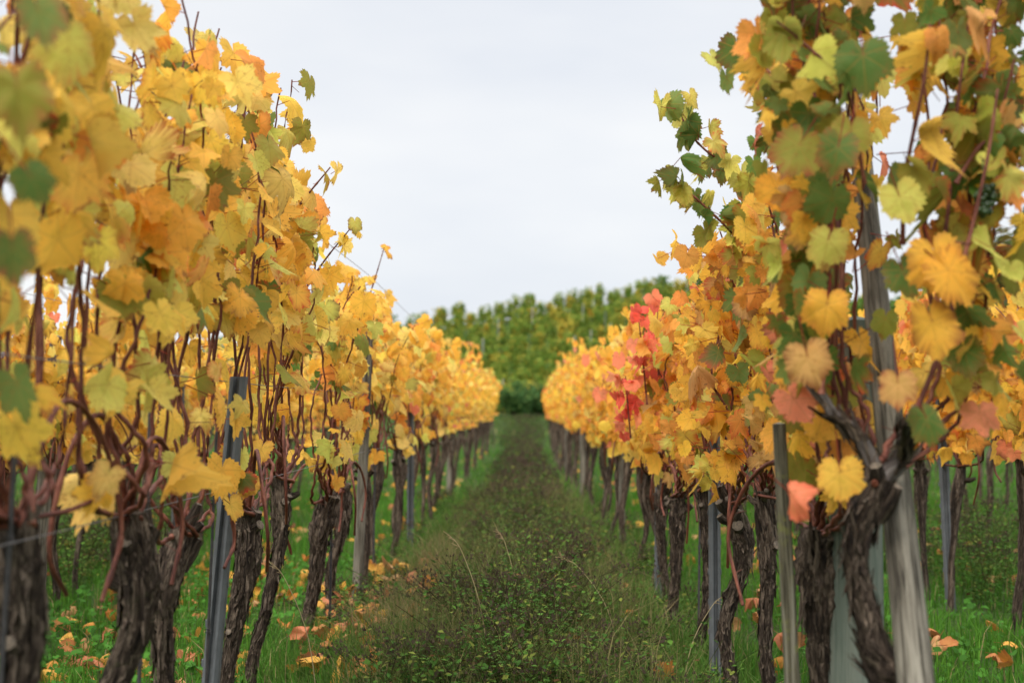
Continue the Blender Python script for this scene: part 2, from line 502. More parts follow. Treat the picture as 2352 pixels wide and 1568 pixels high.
# leaf colours (albedo)
COL = {
    'yellow': (0.93, 0.56, 0.08), 'gold': (0.93, 0.49, 0.055), 'lemon': (0.90, 0.64, 0.15), 'lime': (0.63, 0.58, 0.11),
    'olive': (0.27, 0.27, 0.035), 'green': (0.085, 0.165, 0.028), 'dull': (0.16, 0.24, 0.055), 'orange': (0.87, 0.36, 0.065),
    'coral': (0.85, 0.26, 0.13), 'red': (0.82, 0.13, 0.085), 'brown': (0.20, 0.06, 0.02), 'tan': (0.72, 0.40, 0.12)}
PAL = {
    'left_near': dict(yellow=40, gold=13, lemon=19, lime=16, olive=5, dull=3, green=2, orange=2),
    'edge': dict(green=42, dull=20, olive=20, lime=12, yellow=6),
    'left': dict(yellow=50, gold=18, lemon=20, lime=6, orange=4, olive=1, coral=1),
    'right_end': dict(olive=20, green=19, dull=10, lime=15, yellow=12, gold=12, orange=9, coral=2, tan=3),
    'right_near': dict(gold=32, orange=32, yellow=12, tan=10, olive=7, lime=8, coral=5, dull=2),
    'right': dict(gold=36, yellow=30, orange=22, lemon=6, lime=4, coral=4, olive=1),
    'red': dict(red=58, coral=42),
    'young': dict(lime=40, dull=30, green=14, olive=16),
    'orange_far': dict(orange=40, gold=40, yellow=20),
}
def leaf_colours(rng, pal, n):
    keys = list(pal); w = np.array([pal[k] for k in keys], float); w /= w.sum()
    i = rng.choice(len(keys), n, p=w)
    c = np.array([COL[k] for k in keys])[i]
    c = c * rng.normal(1, 0.09, (n, 1)) * rng.normal(1, 0.05, (n, 3))
    c = np.clip(c, 0.01, 0.95)
    e = np.tile(np.array([0.42, 0.08, 0.02]), (n, 1))
    sel = rng.random(n)
    e[sel < .35] = (0.60, 0.045, 0.025)
    e[sel > .75] = (0.15, 0.05, 0.02)
    amt = np.where(rng.random(n) < .30, rng.uniform(.3, 1.0, n), rng.uniform(0, .12, n))
    return c, e, amt

# ------------------------------------------------------------------ vines
def trunk_bumps(rng, lump=0.12, ridge=0.10):
    ph = rng.uniform(0, 6.28, 12)
    def f(th, s):
        w = th + 0.5 * np.sin(7 * s + ph[0]) + 0.25 * np.sin(19 * s + ph[1])
        v = 1 + lump * np.sin(2 * w + 9 * s + ph[2]) * np.sin(11 * s + ph[3]) + lump * 0.7 * np.sin(w * 1 + 23 * s + ph[4])
        v = v + ridge * np.sin(7 * w + ph[5] + 3 * np.sin(8 * s)) + ridge * 0.7 * np.sin(11 * w + ph[6] + 2 * np.sin(15 * s + ph[7]))
        v = v + 0.05 * np.sin(61 * s + 3 * th + ph[8])
        if th.shape[1] > 20:
            g = rng.normal(0, .06, th.shape); g[:, -1] = g[:, 0]
            v = v + g
        return v
    return f

def bark_flakes(acc, rng, path, rad, n):
    t, a, b = frames(path)
    m = len(path)
    i = rng.integers(2, m - 3, n)
    th = rng.uniform(0, 6.28, n)
    d = np.cos(th)[:, None] * a[i] + np.sin(th)[:, None] * b[i]
    side = np.cross(t[i], d)
    L = rng.uniform(.02, .085, n)[:, None]; w = rng.uniform(.0015, .006, n)[:, None]
    lift = rng.uniform(.002, .009, n)[:, None]
    r = rad[i][:, None] * rng.uniform(.98, 1.12, (n, 1))
    p0 = path[i] + d * r
    sgn = np.where(rng.random(n) < .6, 1, -1)[:, None]
    p1 = p0 + t[i] * L * .6 * sgn + d * lift * .3 + side * rng.normal(0, .004, (n, 1))
    p2 = p1 + t[i] * L * .4 * sgn + d * lift + side * rng.normal(0, .005, (n, 1))
    v = np.stack([p0 - side * w, p0 + side * w, p1 - side * w, p1 + side * w, p2 - side * w * .4, p2 + side * w * .4], 1)
    f = np.array([(0, 1, 3, 2), (2, 3, 5, 4)])
    fs = (f[None] + (np.arange(n) * 6)[:, None, None]).reshape(-1, 4)
    u = rng.uniform(0, .25, (n, 1)); vv = rng.uniform(0, 1, (n, 1))
    uv = np.stack([np.concatenate([u, u + .004, u, u + .004, u, u + .004], 1), np.concatenate([vv, vv, vv + .03, vv + .03, vv + .05, vv + .05], 1)], -1)
    acc.add(v.reshape(-1, 3), [fs], uv.reshape(-1, 2))

def make_trunk(parent, rng, path, rad, hi=True, knots=3, arms=()):
    """gnarled trunk: path points and radii given root to head, in the vine's own space"""
    n = 70 if hi else 16
    p = spline(path, n)
    r = np.interp(np.linspace(0, 1, n), np.linspace(0, 1, len(rad)), rad)
    acc = Acc()
    tube(acc, p, r, 26 if hi else 9, bump=trunk_bumps(rng, .19, .085 if hi else 0.05))
    if hi: bark_flakes(acc, rng, p, r, 420)
    top = p[-1]
    for k in range(knots):       # swollen head with old pruning spurs
        a = rng.uniform(0, 6.28); el = rng.uniform(-.1, .9)
        d = np.array([math.cos(a) * math.cos(el), math.sin(a) * math.cos(el), math.sin(el)])
        L = rng.uniform(.025, .07)
        b0 = top - np.array([0, 0, rng.uniform(.0, .09)])
        q = spline([b0, b0 + d * L * .6, b0 + d * L + np.array([0, 0, .012])], 7)
        tube(acc, q, np.linspace(r[-1] * .75, r[-1] * rng.uniform(.3, .5), 7), 12 if hi else 6, bump=trunk_bumps(rng, .15, .1), capmi=1)
    if hi:
        for k in range(2):      # sawn stubs lower down
            if rng.random() < .6:
                i = rng.integers(n // 2, n - 6); a = rng.uniform(0, 6.28)
                d = np.array([math.cos(a), math.sin(a), .5])
                tube(acc, spline([p[i], p[i] + d * r[i] * 1.5], 4), r[i] * rng.uniform(.35, .55), 12, capmi=1)
    for q, ra in arms:
        q = spline(q, 26)
        tube(acc, q, np.interp(np.linspace(0, 1, 26), np.linspace(0, 1, len(ra)), ra), 12, mi=2, bump=trunk_bumps(rng, .10, .10))
        bark_flakes(acc, rng, q, np.linspace(ra[0], ra[-1], 26), 40)
    o = acc.build('trunk', [M_bark, M_cut, M_arm], parent)
    return top

def node_tube(acc, p, r0, r1, step, sides):
    n = len(p)
    s = np.concatenate([[0], np.cumsum(np.linalg.norm(np.diff(p, axis=0), axis=1))])
    r = np.linspace(r0, r1, n)
    k = np.abs(((s / step + .5) % 1) - .5) * step
    r = r * (1 + 0.42 * np.exp(-(k / .006) ** 2))
    tube(acc, p, r, sides)

def cane_nodes(p, step=.075):
    s = np.concatenate([[0], np.cumsum(np.linalg.norm(np.diff(p, axis=0), axis=1))])
    q = np.arange(step, s[-1], step)
    return np.stack([np.interp(q, s, p[:, i]) for i in range(3)], -1), q / s[-1]

AVOID = False
def leaf_batch(acc, rng, nodes, pal, tpl, size, out_x, petiole=(.03, .085), spread=.9, curl=1.0, pal_top=None, ztop=None, mi=0, back=0.25):
    """leaves on petioles from the given nodes; out_x = lateral sense of the row's open side(s)"""
    n = len(nodes)
    if n == 0: return
    sgn = np.where(rng.random(n) < back, -out_x, out_x) if out_x else rng.choice([-1, 1], n)
    az = np.where(sgn > 0, 0.0, np.pi) + rng.normal(0, spread, n)
    # bias a little towards open air down the row
    d = np.stack([np.cos(az), np.sin(az), rng.normal(.15, .35, n)], -1)
    L = rng.uniform(*petiole, n)[:, None]
    base = nodes + unit(d) * L
    naz = az * .55 + (-1.15 if out_x > 0 else -2.0 if out_x < 0 else -1.57) * .45 + rng.normal(0, .5, n)
    el = rng.normal(.35, .38, n)
    nr = np.stack([np.cos(naz) * np.cos(el), np.sin(naz) * np.cos(el), np.sin(el)], -1)
    tip = np.stack([np.cos(naz) * .35 + rng.normal(0, .35, n), np.sin(naz) * .35 + rng.normal(0, .35, n), -np.ones(n)], -1)
    c, e, amt = leaf_colours(rng, pal, n)
    if AVOID:       # the growth was cut back round the strut it is tied to
        sz_ = base[:, 2]; f = sz_ / 1.73
        sx_ = -.045 + .12 * f; sy_ = -.40 + 1.10 * f
        dx_ = base[:, 0] - sx_
        cut = (base[:, 1] < sy_ + .1) & (dx_ > -.185) & (dx_ < .07) & (sz_ < 1.6) & (rng.random(n) < np.where(sz_ < 1.35, .97, .8))
        sel = ~cut
        base, nr, tip, c, e, amt, nodes = base[sel], nr[sel], tip[sel], c[sel], e[sel], amt[sel], nodes[sel]
        n = len(base)
    if pal_top is not None:
        c2, e2, a2 = leaf_colours(rng, pal_top, n)
        w = rng.random(n) < np.clip((nodes[:, 2] - ztop[0]) / (ztop[1] - ztop[0]), 0, 1)
        c[w] = c2[w]; e[w] = e2[w]; amt[w] = a2[w]
    sz = rng.uniform(size[0], size[1], n)
    pc = np.tile(np.array([.40, .07, .05]), (n, 1)) * rng.uniform(.6, 1.3, (n, 1))
    if tpl is not T_LOW: add_stalks(acc, nodes, base, .0013, pc, mi)
    alt = {id(T_HI): T_HI2, id(T_MID): T_MID2}.get(id(tpl))
    if alt is None: add_leaves(acc, tpl, rng, base, nr, tip, sz, c, e, amt, curl, mi)
    else:
        w = rng.random(n) < .45
        for q_, tp_ in ((w, alt), (~w, tpl)): add_leaves(acc, tp_, rng, base[q_], nr[q_], tip[q_], sz[q_], c[q_], e[q_], amt[q_], curl, mi)

def make_vine(name, loc, label, group, seed, pal, top=1.85, head=.72, lean=(0, 0), r=.032, out_x=1, lod=0, nshoot=9, halfw=.36,
              pal_top=None, leafz=.98, size=(.046, .077), low_leaf=.22, trunk_path=None, trunk_rad=None, extra_shoots=(), extra_leaves=(),
              arms=(), fill=60, red=0, cx=0.0, topjit=.12, hang=2, avoid=False):
    global AVOID
    AVOID = avoid
    rng = np.random.default_rng(seed)
    root = empty(name, loc, label, 'grape vine', group)
    hi = lod == 0
    if hi: head = head - .05
    r *= .66
    # trunk
    if trunk_path is None:
        lx, ly = lean
        trunk_path = [(-lx, -ly, -.04), (-lx * .95 + rng.normal(0, .012), -ly, .10), (-lx * .6 + rng.normal(0, .016), -ly * .6, head * .42),
                      (-lx * .2 + rng.normal(0, .016), rng.normal(0, .012), head * .74), (0, 0, head)]
        trunk_rad = [r * 1.0, r * .82, r * .78, r * .80, r * .98, r * 1.55, r * 1.1]
    headp = make_trunk(root, rng, trunk_path, trunk_rad, hi, 6 if hi else 3, arms)
    hx, hy, hz = headp
    tpl = (T_HI, T_MID, T_LOW)[lod]
    fol = Acc()
    canes = []           # list of (points, r0, r1)
    # bent fruiting canes: over the wire and down again
    for k in range(hang if lod < 2 else 0):
        sy = (-1) ** k
        dz = rng.uniform(.10, .2); rch = rng.uniform(.22, .36); ox = rng.normal(0, .05)
        q = spline([(hx, hy, hz), (hx + ox * .5, hy + sy * rch * .35, hz + dz), (hx + ox, hy + sy * rch * .8, hz + dz * .7),
                    (hx + ox * 1.4, hy + sy * rch, hz - .04), (hx + ox * 1.2, hy + sy * rch * .75, hz - rng.uniform(.10, .2))], 26)
        canes.append((q, .0058, .0042))
    shoots = []
    for k in range(nshoot):
        f = (k + .5) / nshoot * 2 - 1
        y0 = f * halfw + rng.normal(0, .05)
        x0 = cx * .3 + rng.normal(0, .02)
        z0 = hz + .10 * (1 - abs(f)) + rng.normal(0, .02)
        zt = top + rng.normal(-.04, topjit)
        b0 = np.array([hx, hy, hz - .01]) + np.array([rng.normal(0, .015), rng.normal(0, .015), 0])
        tx = cx + rng.normal(0, .05)
        if avoid: tx = (-.15, .20)[k % 2] + rng.normal(0, .05); y0 = abs(y0) * .8; x0 = tx * .65
        pts = [b0, (hx * .6 + x0 * .4 + rng.normal(0, .02), hy + (y0 - hy) * .75, z0 + .02), (x0, y0, z0 + .12),
               (x0 + (tx - x0) * .4 + rng.normal(0, .025), y0 + rng.normal(0, .03), z0 + (zt - z0) * .45),
               (tx + rng.normal(0, .02), y0 + rng.normal(0, .05), z0 + (zt - z0) * .75), (tx + rng.normal(0, .05), y0 + rng.normal(0, .08), zt)]
        q = spline(pts, 44 if hi else 14)
        if hi:
            zig = np.sin(np.arange(44) * 1.9 + rng.uniform(0, 6)) * .0035
            q = q + np.stack([zig, -zig, np.zeros(44)], -1)
        shoots.append((q, pal, size))
        canes.append((q, rng.uniform(.0045, .0062), .0022))
    isred = rng.choice(nshoot, min(red, nshoot), replace=False) if red else []
    nodes_all = []
    for k, (q, pl, sz) in enumerate(shoots):
        nd, f = cane_nodes(q, (.084, .08, .085)[lod])
        keep = np.where(nd[:, 2] > leafz, True, rng.random(len(nd)) < low_leaf) & (nd[:, 2] > hz + .06)
        nd = nd[keep]
        if k in isred: leaf_batch(fol, rng, nd, PAL['red'], tpl, (.04, .066), out_x, back=0, petiole=(.06, .12))
        else:
            leaf_batch(fol, rng, nd, pl, tpl, size, out_x, pal_top=pal_top, ztop=(leafz, top))
        nodes_all.append(nd)
    nodes_all = np.concatenate(nodes_all)
    # laterals: smaller leaves filling the canopy
    if fill and len(nodes_all):
        i = rng.integers(0, len(nodes_all), fill)
        nd = nodes_all[i] + rng.normal(0, .012, (fill, 3))
        leaf_batch(fol, rng, nd, pal, tpl, (size[0] * .65, size[1] * .92), out_x, (.05, .11), 1.1, pal_top=pal_top, ztop=(leafz, top))
    for q, ra, pl, sz, st in extra_shoots:
        q = spline(q, 40)
        canes.append((q, ra, ra * .45))
        nd, f = cane_nodes(q, st)
        nd = np.repeat(nd[f > .12], 2, 0)
        leaf_batch(fol, rng, nd + rng.normal(0, .008, nd.shape), pl, tpl, sz, out_x, (.02, .055), 1.2, curl=1.5)
    for pos, nr, tp, sz, cname, ecol, eamt in extra_leaves:
        pos = np.array([pos], float); nr = np.array([nr], float); tp = np.array([tp], float)
        back = pos - unit(tp) * rng.uniform(.05, .08) - nr * .02
        add_stalks(fol, back, pos, .0016, (.32, .05, .03))
        add_leaves(fol, tpl, rng, pos, nr, tp, np.array([sz]), np.array([COL[cname]]), np.array([ecol], float), np.array([eamt]), .7)
    fol.build('foliage', M_leaf if lod < 2 else M_leaf_far, root)
    if lod == 0:
        for q, r0, r1 in canes:
            a = Acc()
            node_tube(a, q, r0, r1, .075, 8)
            # tendrils and side spurs
            nd, f = cane_nodes(q, .15)
            m = rng.random(len(nd)) < .5
            nd = nd[m]
            if len(nd):
                d = unit(rng.normal(0, 1, nd.shape)) * rng.uniform(.015, .06, (len(nd), 1))
                add_stalks(a, nd, nd + d, .0011, (1, 1, 1))
            a.build('cane', M_cane, root)
    else:
        a = Acc()
        for q, r0, r1 in canes: tube(a, q, np.linspace(r0, r1, len(q)), 5 if lod == 1 else 3, cap=False)
        a.build('canes', M_cane, root)
    return root

LX, RX, L2, R2, L3, R3 = -0.79, 0.65, -2.22, 2.02, -3.66, 3.45
Y_ = 'vines of the left row'
# --- near vines of the left row, each its own plant
left_near = [
    # depth, label, top, head, lean, radius, palette, seed
    (1.66, 'blurred grape vine at the left picture edge with dark green and red-edged leaves', 1.58, .80, (.0, 0), .035, 'edge', 11),
    (2.27, 'thick black-headed grape vine beside the nearest thin rod on the left', 2.0, .83, (.04, .02), .037, 'left_near', 12),
    (2.80, 'yellow grape vine with sawn stub on its trunk, in front of the wooden post', 1.60, .80, (-.01, 0), .040, 'left_near', 13),
    (3.34, 'yellow grape vine with kinked trunk just left of the ribbed steel stake', 1.84, .72, (.02, 0), .035, 'left_near', 14),
    (4.02, 'tall yellow-green grape vine just right of the ribbed steel stake', 1.86, .72, (.055, 0), .036, 'left_near', 15),
    (4.72, 'yellow grape vine on a thin leaning trunk, its shoots reaching into the sky', 1.62, .78, (.09, 0), .031, 'left_near', 16),
    (5.65, 'yellow grape vine with curved forked trunk before the grey wooden post', 1.46, .66, (.10, 0), .042, 'left_near', 17),
    (6.35, 'yellow grape vine on a straight trunk close behind the forked one', 1.50, .66, (.05, 0), .038, 'left', 18),
]
for d, lab, top, head, lean, r, pal, seed in left_near:
    x = LX + (0.015 if seed % 2 else -0.015) - (.05 if d < 2 else 0)
    kw = dict(nshoot=10 if d < 5 else 9, fill=60, leafz=1.16 if d < 5 else 1.06, low_leaf=.2)
    if d < 2: kw = dict(nshoot=7, fill=34, halfw=.28)
    if d < 2:
        def E(px, py, dd):
            a_ = P(px, py, dd); return (a_[0] - x, a_[1] - d, a_[2])
        rim = (.55, .04, .05)
        kw['extra_leaves'] = [(E(25, 190, 1.62), (.35, -.9, .15), (.2, 0, -1), .058, 'olive', rim, .4), (E(60, 400, 1.7), (.5, -.8, .2), (.5, 0, -.8), .036, 'green', rim, .1),
                              (E(20, 570, 1.62), (.3, -.9, .1), (.1, 0, -1), .045, 'green', rim, .5),
                              (E(70, 10, 1.75), (.6, -.7, .2), (.4, 0, -1), .05, 'dull', rim, .4)]
    if d == 4.72:
        kw['extra_shoots'] = [([(.0, -.4, 1.40), (.12, -.4, 1.58), (.21, -.38, 1.70)], .0045, PAL['left_near'], (.045, .065), .085),
                              ([(.02, .1, 1.3), (.12, .12, 1.46), (.22, .1, 1.58)], .004, PAL['left_near'], (.04, .065), .085)]
    if d == 6.35:
        kw['extra_shoots'] = [([(.05, .3, 1.4), (.10, .3, 1.55), (.15, .3, 1.72)], .004, PAL['left'], (.03, .045), .16)]
    make_vine('grape_vine', (x, d, 0), lab, Y_, seed, PAL[pal], top, head, lean, r, 1, 0,
              cx=.01, topjit=.07, **kw)

# --- the end vine of the right row, trained up the slanting strut
DE = 2.62
def Q(px, py, d=DE):
    x, y, z = P(px, py, d)
    return (x - .70, y - DE, z)
green_edge = (.45, .05, .03)
fwd = (-.25, -.9, .25)
make_vine('grape_vine', (.70, DE, 0), 'gnarled end vine with knotted trunk and two grey arms round the slanting strut', 'vines of the right row', 31,
          PAL['right_end'], 2.1, .82, pal_top=None, nshoot=9, halfw=.26, out_x=0, lod=0, fill=520, cx=.04, leafz=.98, low_leaf=.2, hang=0, size=(.034, .062),
          trunk_path=[(.05, .05, -.03), Q(2078, 1900), Q(2058, 1600), Q(2010, 1505), Q(1985, 1420), Q(1968, 1335), Q(1963, 1255), Q(1985, 1170), Q(2012, 1095)],
          trunk_rad=[.026, .025, .027, .036, .024, .019, .020, .023, .029, .025],
          arms=[([Q(2010, 1100), Q(1985, 1030), Q(1955, 985), Q(1915, 955), Q(1885, 905)], [.017, .014, .012, .010, .007]),
                ([Q(2018, 1100), Q(2065, 1050), Q(2080, 990, 2.55), Q(2105, 935, 2.5)], [.02, .016, .012, .009])],
          extra_shoots=[([Q(2105, 935, 2.5), Q(2160, 800, 2.5), Q(2215, 600, 2.5), Q(2270, 380, 2.5), Q(2300, 200, 2.5)], .0055, PAL['right_end'], (.036, .064), .045),
                        ([Q(1885, 905), Q(1900, 780), Q(1935, 640), Q(1920, 420, 2.7), Q(1935, 200, 2.7), Q(1900, 20, 2.7)], .0058, PAL['right_end'], (.036, .064), .045),
                        ([Q(2075, 560, 2.6), Q(2085, 400, 2.55), Q(2130, 180, 2.5), Q(2150, 10, 2.5)], .005, PAL['right_end'], (.036, .064), .045),
                        ([Q(2150, 700, 2.62), Q(2185, 450, 2.62), Q(2205, 250, 2.6), Q(2235, 40, 2.6)], .0048, PAL['right_end'], (.036, .062), .045),
                        ([Q(2235, 620, 2.68), Q(2290, 330, 2.66), Q(2340, 130, 2.64)], .0045, PAL['right_end'], (.036, .062), .045),
                        ([Q(2120, 560, 2.75), Q(2140, 300, 2.75), Q(2110, 60, 2.75)], .0045, PAL['right_end'], (.036, .062), .05),
                        ([Q(1990, 420, 2.55), Q(1950, 200, 2.5), Q(1850, 90, 2.5), Q(1790, 40, 2.5)], .004, PAL['young'], (.036, .06), .05),
                        ([Q(2200, 420, 2.6), Q(2260, 330, 2.6), Q(2330, 300, 2.6), Q(2400, 330, 2.6)], .0045, PAL['young'], (.034, .058), .045),
                        ([Q(2100, 620, 2.5), Q(2170, 560, 2.45), Q(2230, 560, 2.4)], .004, dict(gold=50, orange=20, tan=10, green=20), (.045, .065), .06)],
          extra_leaves=[(Q(1990, 120, 2.45), fwd, (.1, 0, -1), 0.068, 'green', green_edge, .1),
                        (Q(1960, 300, 2.45), fwd, (-.1, 0, -1), 0.056, 'olive', green_edge, .3),
                        (Q(1930, 335, 2.4), (-.1, -.9, .3), (-.2, 0, -1), 0.060, 'green', green_edge, .4),
                        (Q(1840, 330, 2.5), fwd, (-.5, 0, -1), 0.068, 'olive', (.3, .05, .02), .8),
                        (Q(2150, 585, 2.4), (.1, -.95, .1), (.2, 0, -1), 0.068, 'gold', (.3, .09, .02), .6),
                        (Q(2140, 740, 2.4), (.15, -.9, .2), (.1, 0, -1), 0.068, 'gold', (.3, .09, .02), .9),
                        (Q(2180, 620, 2.38), (.2, -.9, .2), (.6, 0, -.8), .075, 'gold', (.3, .09, .02), .7),
                        (Q(1855, 820, 2.45), (-.5, -.8, .1), (.3, 0, -1), 0.060, 'tan', (.2, .06, .02), 1.0),
                        (Q(1925, 1085, 2.5), (-.1, -.95, .1), (.05, 0, -1), .054, 'yellow', (.7, .25, .03), .5),
                        (Q(1812, 1130, 2.45), (-.8, -.35, .5), (.75, 0, -.6), .058, 'coral', (.6, .06, .03), .6),
                        (Q(2060, 880, 2.35), (0, -.9, .2), (0, 0, -1), .045, 'tan', (.3, .05, .03), .8),
                        (Q(2125, 960, 2.4), (.3, -.8, .3), (.3, 0, -1), .05, 'green', green_edge, .2),
                        (Q(2075, 620, 2.5), (0, -.9, .3), (.3, 0, -1), .055, 'green', green_edge, .2),
                        (Q(2070, 450, 2.45), (-.2, -.9, .3), (.3, 0, -1), 0.056, 'lime', green_edge, .2),
                        (Q(1905, 550, 2.55), (-.3, -.9, .3), (-.2, 0, -1), 0.056, 'lime', green_edge, .3),
                        (Q(1900, 700, 2.55), (-.3, -.9, .2), (-.1, 0, -1), 0.060, 'gold', green_edge, .4)], avoid=True)
end_vine = bpy.data.objects['grape_vine.%03d' % (len(left_near))]
# grapes left on the end vine
def grape_bunch(center, seed, n, rad, ht):
    rng = np.random.default_rng(seed)
    a = Acc()
    ring = []
    for i in range(n):
        f = rng.uniform(0, 1)
        rr = rad * (1 - .65 * f) * math.sqrt(rng.uniform(.3, 1)); th = rng.uniform(0, 6.28)
        ring.append((math.cos(th) * rr, math.sin(th) * rr, -f * ht))
    for c in ring:
        u, v = np.meshgrid(np.linspace(0, 2 * np.pi, 9), np.linspace(0, np.pi, 6))
        g = .0068 * rng.uniform(.8, 1.1)
        p = np.stack([np.cos(u) * np.sin(v), np.sin(u) * np.sin(v), np.cos(v)], -1) * g + np.array(c)
        i, j = np.meshgrid(np.arange(5), np.arange(8), indexing='ij'); k = i * 9 + j
        a.add(p.reshape(-1, 3), [np.stack([k, k + 9, k + 10, k + 1], -1).reshape(-1, 4)])
    add_stalks(a, np.array([[0, 0, .05]]), np.array([[0, 0, -ht * .8]]), .0018, (1, 1, 1))
    o = a.build('grape_bunch', M_grape, end_vine)
    o.location = center
grape_bunch(Q(2263, 425, 2.55), 5, 46, .024, .052)
grape_bunch(Q(2312, 405, 2.6), 6, 26, .02, .036)

# --- near vines of the right row
G_R = 'vines of the right row'
yg = [([(.02, -.15, 1.22), (-.08, -.15, 1.40), (-.18, -.17, 1.50), (-.25, -.18, 1.56), (-.29, -.18, 1.60)], .004, PAL['young'], (.030, .050), .027),
      ([(.0, -.1, 1.45), (-.09, -.1, 1.60), (-.17, -.12, 1.66), (-.22, -.12, 1.72), (-.235, -.12, 1.79)], .0042, PAL['young'], (.038, .060), .030)]
right_near = [
    (3.18, .655, 'thick shaggy grape vine with matted bark behind the lichened thin post', 1.82, .74, (.0, 0), .045, 'right_near', 32, dict(pal_top=PAL['right_end'])),
    (3.95, .66, 'slender S-curved grape vine between the thin post and the stouter trunk left of it', 1.56, .78, (-.02, 0), .027, 'right_near', 33, dict(pal_top=PAL['right_end'], extra_shoots=yg)),
    (4.50, .65, 'orange-yellow grape vine with burly head right beside the nearer steel stake', 1.47, .72, (.0, 0), .034, 'right_near', 34, {}),
    (5.25, .66, 'orange grape vine with dark straight trunk behind the nearer steel stake', 1.40, .72, (.0, 0), .028, 'right_near', 35, {}),
    (5.90, .64, 'yellow grape vine with upright bright red leaf sprays, beside the farther steel stake', 1.37, .66, (.02, 0), .035, 'right_near', 36, dict(extra_shoots=[
        ([(-.12, .1, .98), (-.14, .1, 1.2), (-.16, .1, 1.40)], .004, PAL['red'], (.034, .052), .05),
        ([(-.08, .0, 1.10), (-.09, .0, 1.24), (-.08, .0, 1.40)], .004, PAL['red'], (.034, .05), .06),
        ([(-.19, .1, .84), (-.20, .1, .96), (-.21, .1, 1.10)], .004, PAL['red'], (.038, .056), .036)])),
    (6.55, .65, 'yellow-orange grape vine directly behind the one with red sprays', 1.42, .68, (.01, 0), .030, 'right', 37, dict(topjit=.05)),
]
for d, x, lab, top, head, lean, r, pal, seed, kw in right_near:
    make_vine('grape_vine', (x, d, 0), lab, G_R, seed, PAL[pal], top, head, lean, r, -1, 0, **{**dict(nshoot=10, fill=125, size=(.040, .068), cx=-.0, leafz=.90, low_leaf=.35, topjit=.06), **kw})

# --- stocks of mid and far vines, copied down the rows
def stock(pal, n, lod, seed0, out_x, **kw):
    jr = np.random.default_rng(seed0)
    def jit(p): return {k: v * math.exp(jr.normal(0, .55)) for k, v in p.items()}
    return [make_vine('grape_vine', (0, 0, -50), '', '', seed0 + i, jit(PAL[pal]), head=.68 + .02 * (i % 3), out_x=out_x, lod=lod,
                      r=.030 + .003 * (i % 3), lean=((i - 1) * .03, 0), **kw) for i in range(n)]
used = set()
def place(src, x, y, rz, label, group, sc=1.0):
    if src not in used:
        o = src; used.add(src)
    else:
        o = copy_tree(src)
    o.location = (x, y, float(ground_z(x, y)))
    o.rotation_euler = (0, 0, rz)
    o.scale = (1, 1, sc)
    o['label'] = label; o['category'] = 'grape vine'; o['group'] = group
    return o
rg = random.Random(4)
L_mid = stock('left', 5, 1, 100, 1, top=1.40, nshoot=9, fill=70, leafz=1.02, low_leaf=.2, topjit=.13)
L_far = stock('left', 5, 2, 120, 1, top=1.38, nshoot=9, fill=150, leafz=.96, topjit=.12, size=(.036, .058))
R_mid = stock('right', 5, 1, 140, -1, top=1.28, nshoot=9, fill=75, leafz=.82, low_leaf=.4, topjit=.12)
R_far = stock('right', 5, 2, 160, -1, topjit=.12, top=1.30, nshoot=9, fill=160, leafz=.78, size=(.036, .058))
L2_mid = stock('left', 4, 1, 200, 1, top=1.42, nshoot=10, fill=100, leafz=.76, low_leaf=.5, topjit=.07)
R2_mid = stock('right', 4, 1, 220, -1, top=1.42, nshoot=10, fill=110, leafz=.70, low_leaf=.5, topjit=.10)
O_far = stock('orange_far', 1, 2, 180, -1, topjit=.06, top=1.32, nshoot=9, fill=95, leafz=.78, size=(.05, .075))
G_far = stock('young', 1, 2, 185, -1, topjit=.06, top=1.36, nshoot=9, fill=60, leafz=.8, size=(.05, .075))
def row(x, y0, y1, step, mids, fars, split, lab_mid, lab_far, group, special=None):
    y, k = y0, 0
    while y < y1:
        st = (mids if y < split else fars)
        src = st[k % len(st)]
        lab, gr = (lab_mid, group + ', middle stretch') if y < split else (lab_far, group + ', far stretch')
        if special and special(y): src, lab, gr = special(y)
        place(src, x + rg.uniform(-.03, .03), y, rg.uniform(-.12, .12), lab, gr, rg.uniform(.91, 1.07) * (1 + .12 * min(1, max(0, (y - 10) / 20))))
        y += step * rg.uniform(.88, 1.12); k += 1
row(LX, 7.15, 35.0, .80, L_mid, L_far, 13.5, 'golden yellow grape vine midway along the row left of the path',
    'small distant yellow grape vine near the far end of the row left of the path', 'left row')
def sp(y):
    if 30.0 < y < 35.0: return (O_far[0], 'distant orange grape vine closing the far end of the row right of the path', 'orange vines ending the right row')
    if 27.4 < y < 28.3: return (G_far[0], 'distant vine still green near the orange end of the row right of the path', 'late green vine of the right row')
row(RX, 7.3, 35.0, .80, R_mid, R_far, 13.5, 'orange-yellow grape vine midway along the row right of the path',
    'small distant orange-yellow grape vine in the far stretch right of the path', 'right row', sp)
row(L2, 3.0, 19.0, .60, L2_mid, L_far, 9.5, 'yellow grape vine in the second row back on the left, seen through the near one',
    'far yellow grape vine of the second row on the left, glimpsed between trunks', 'second left row')
row(R2, 4.6, 17.0, .62, R2_mid, R_far, 9.5, 'orange-yellow grape vine in the second row back, right of the slanting strut',
    'far orange-yellow grape vine of the second row on the right, glimpsed between trunks', 'second right row')
row(L3, 6.5, 17.0, .7, L_far, L_far, 0, '', 'pale trunked yellow vine of the third row on the left, seen under the others', 'third left row')
row(R3, 7.6, 17.0, .7, R_far, R_far, 0, '', 'yellow vine of the third row on the right, seen past the second', 'third right row')

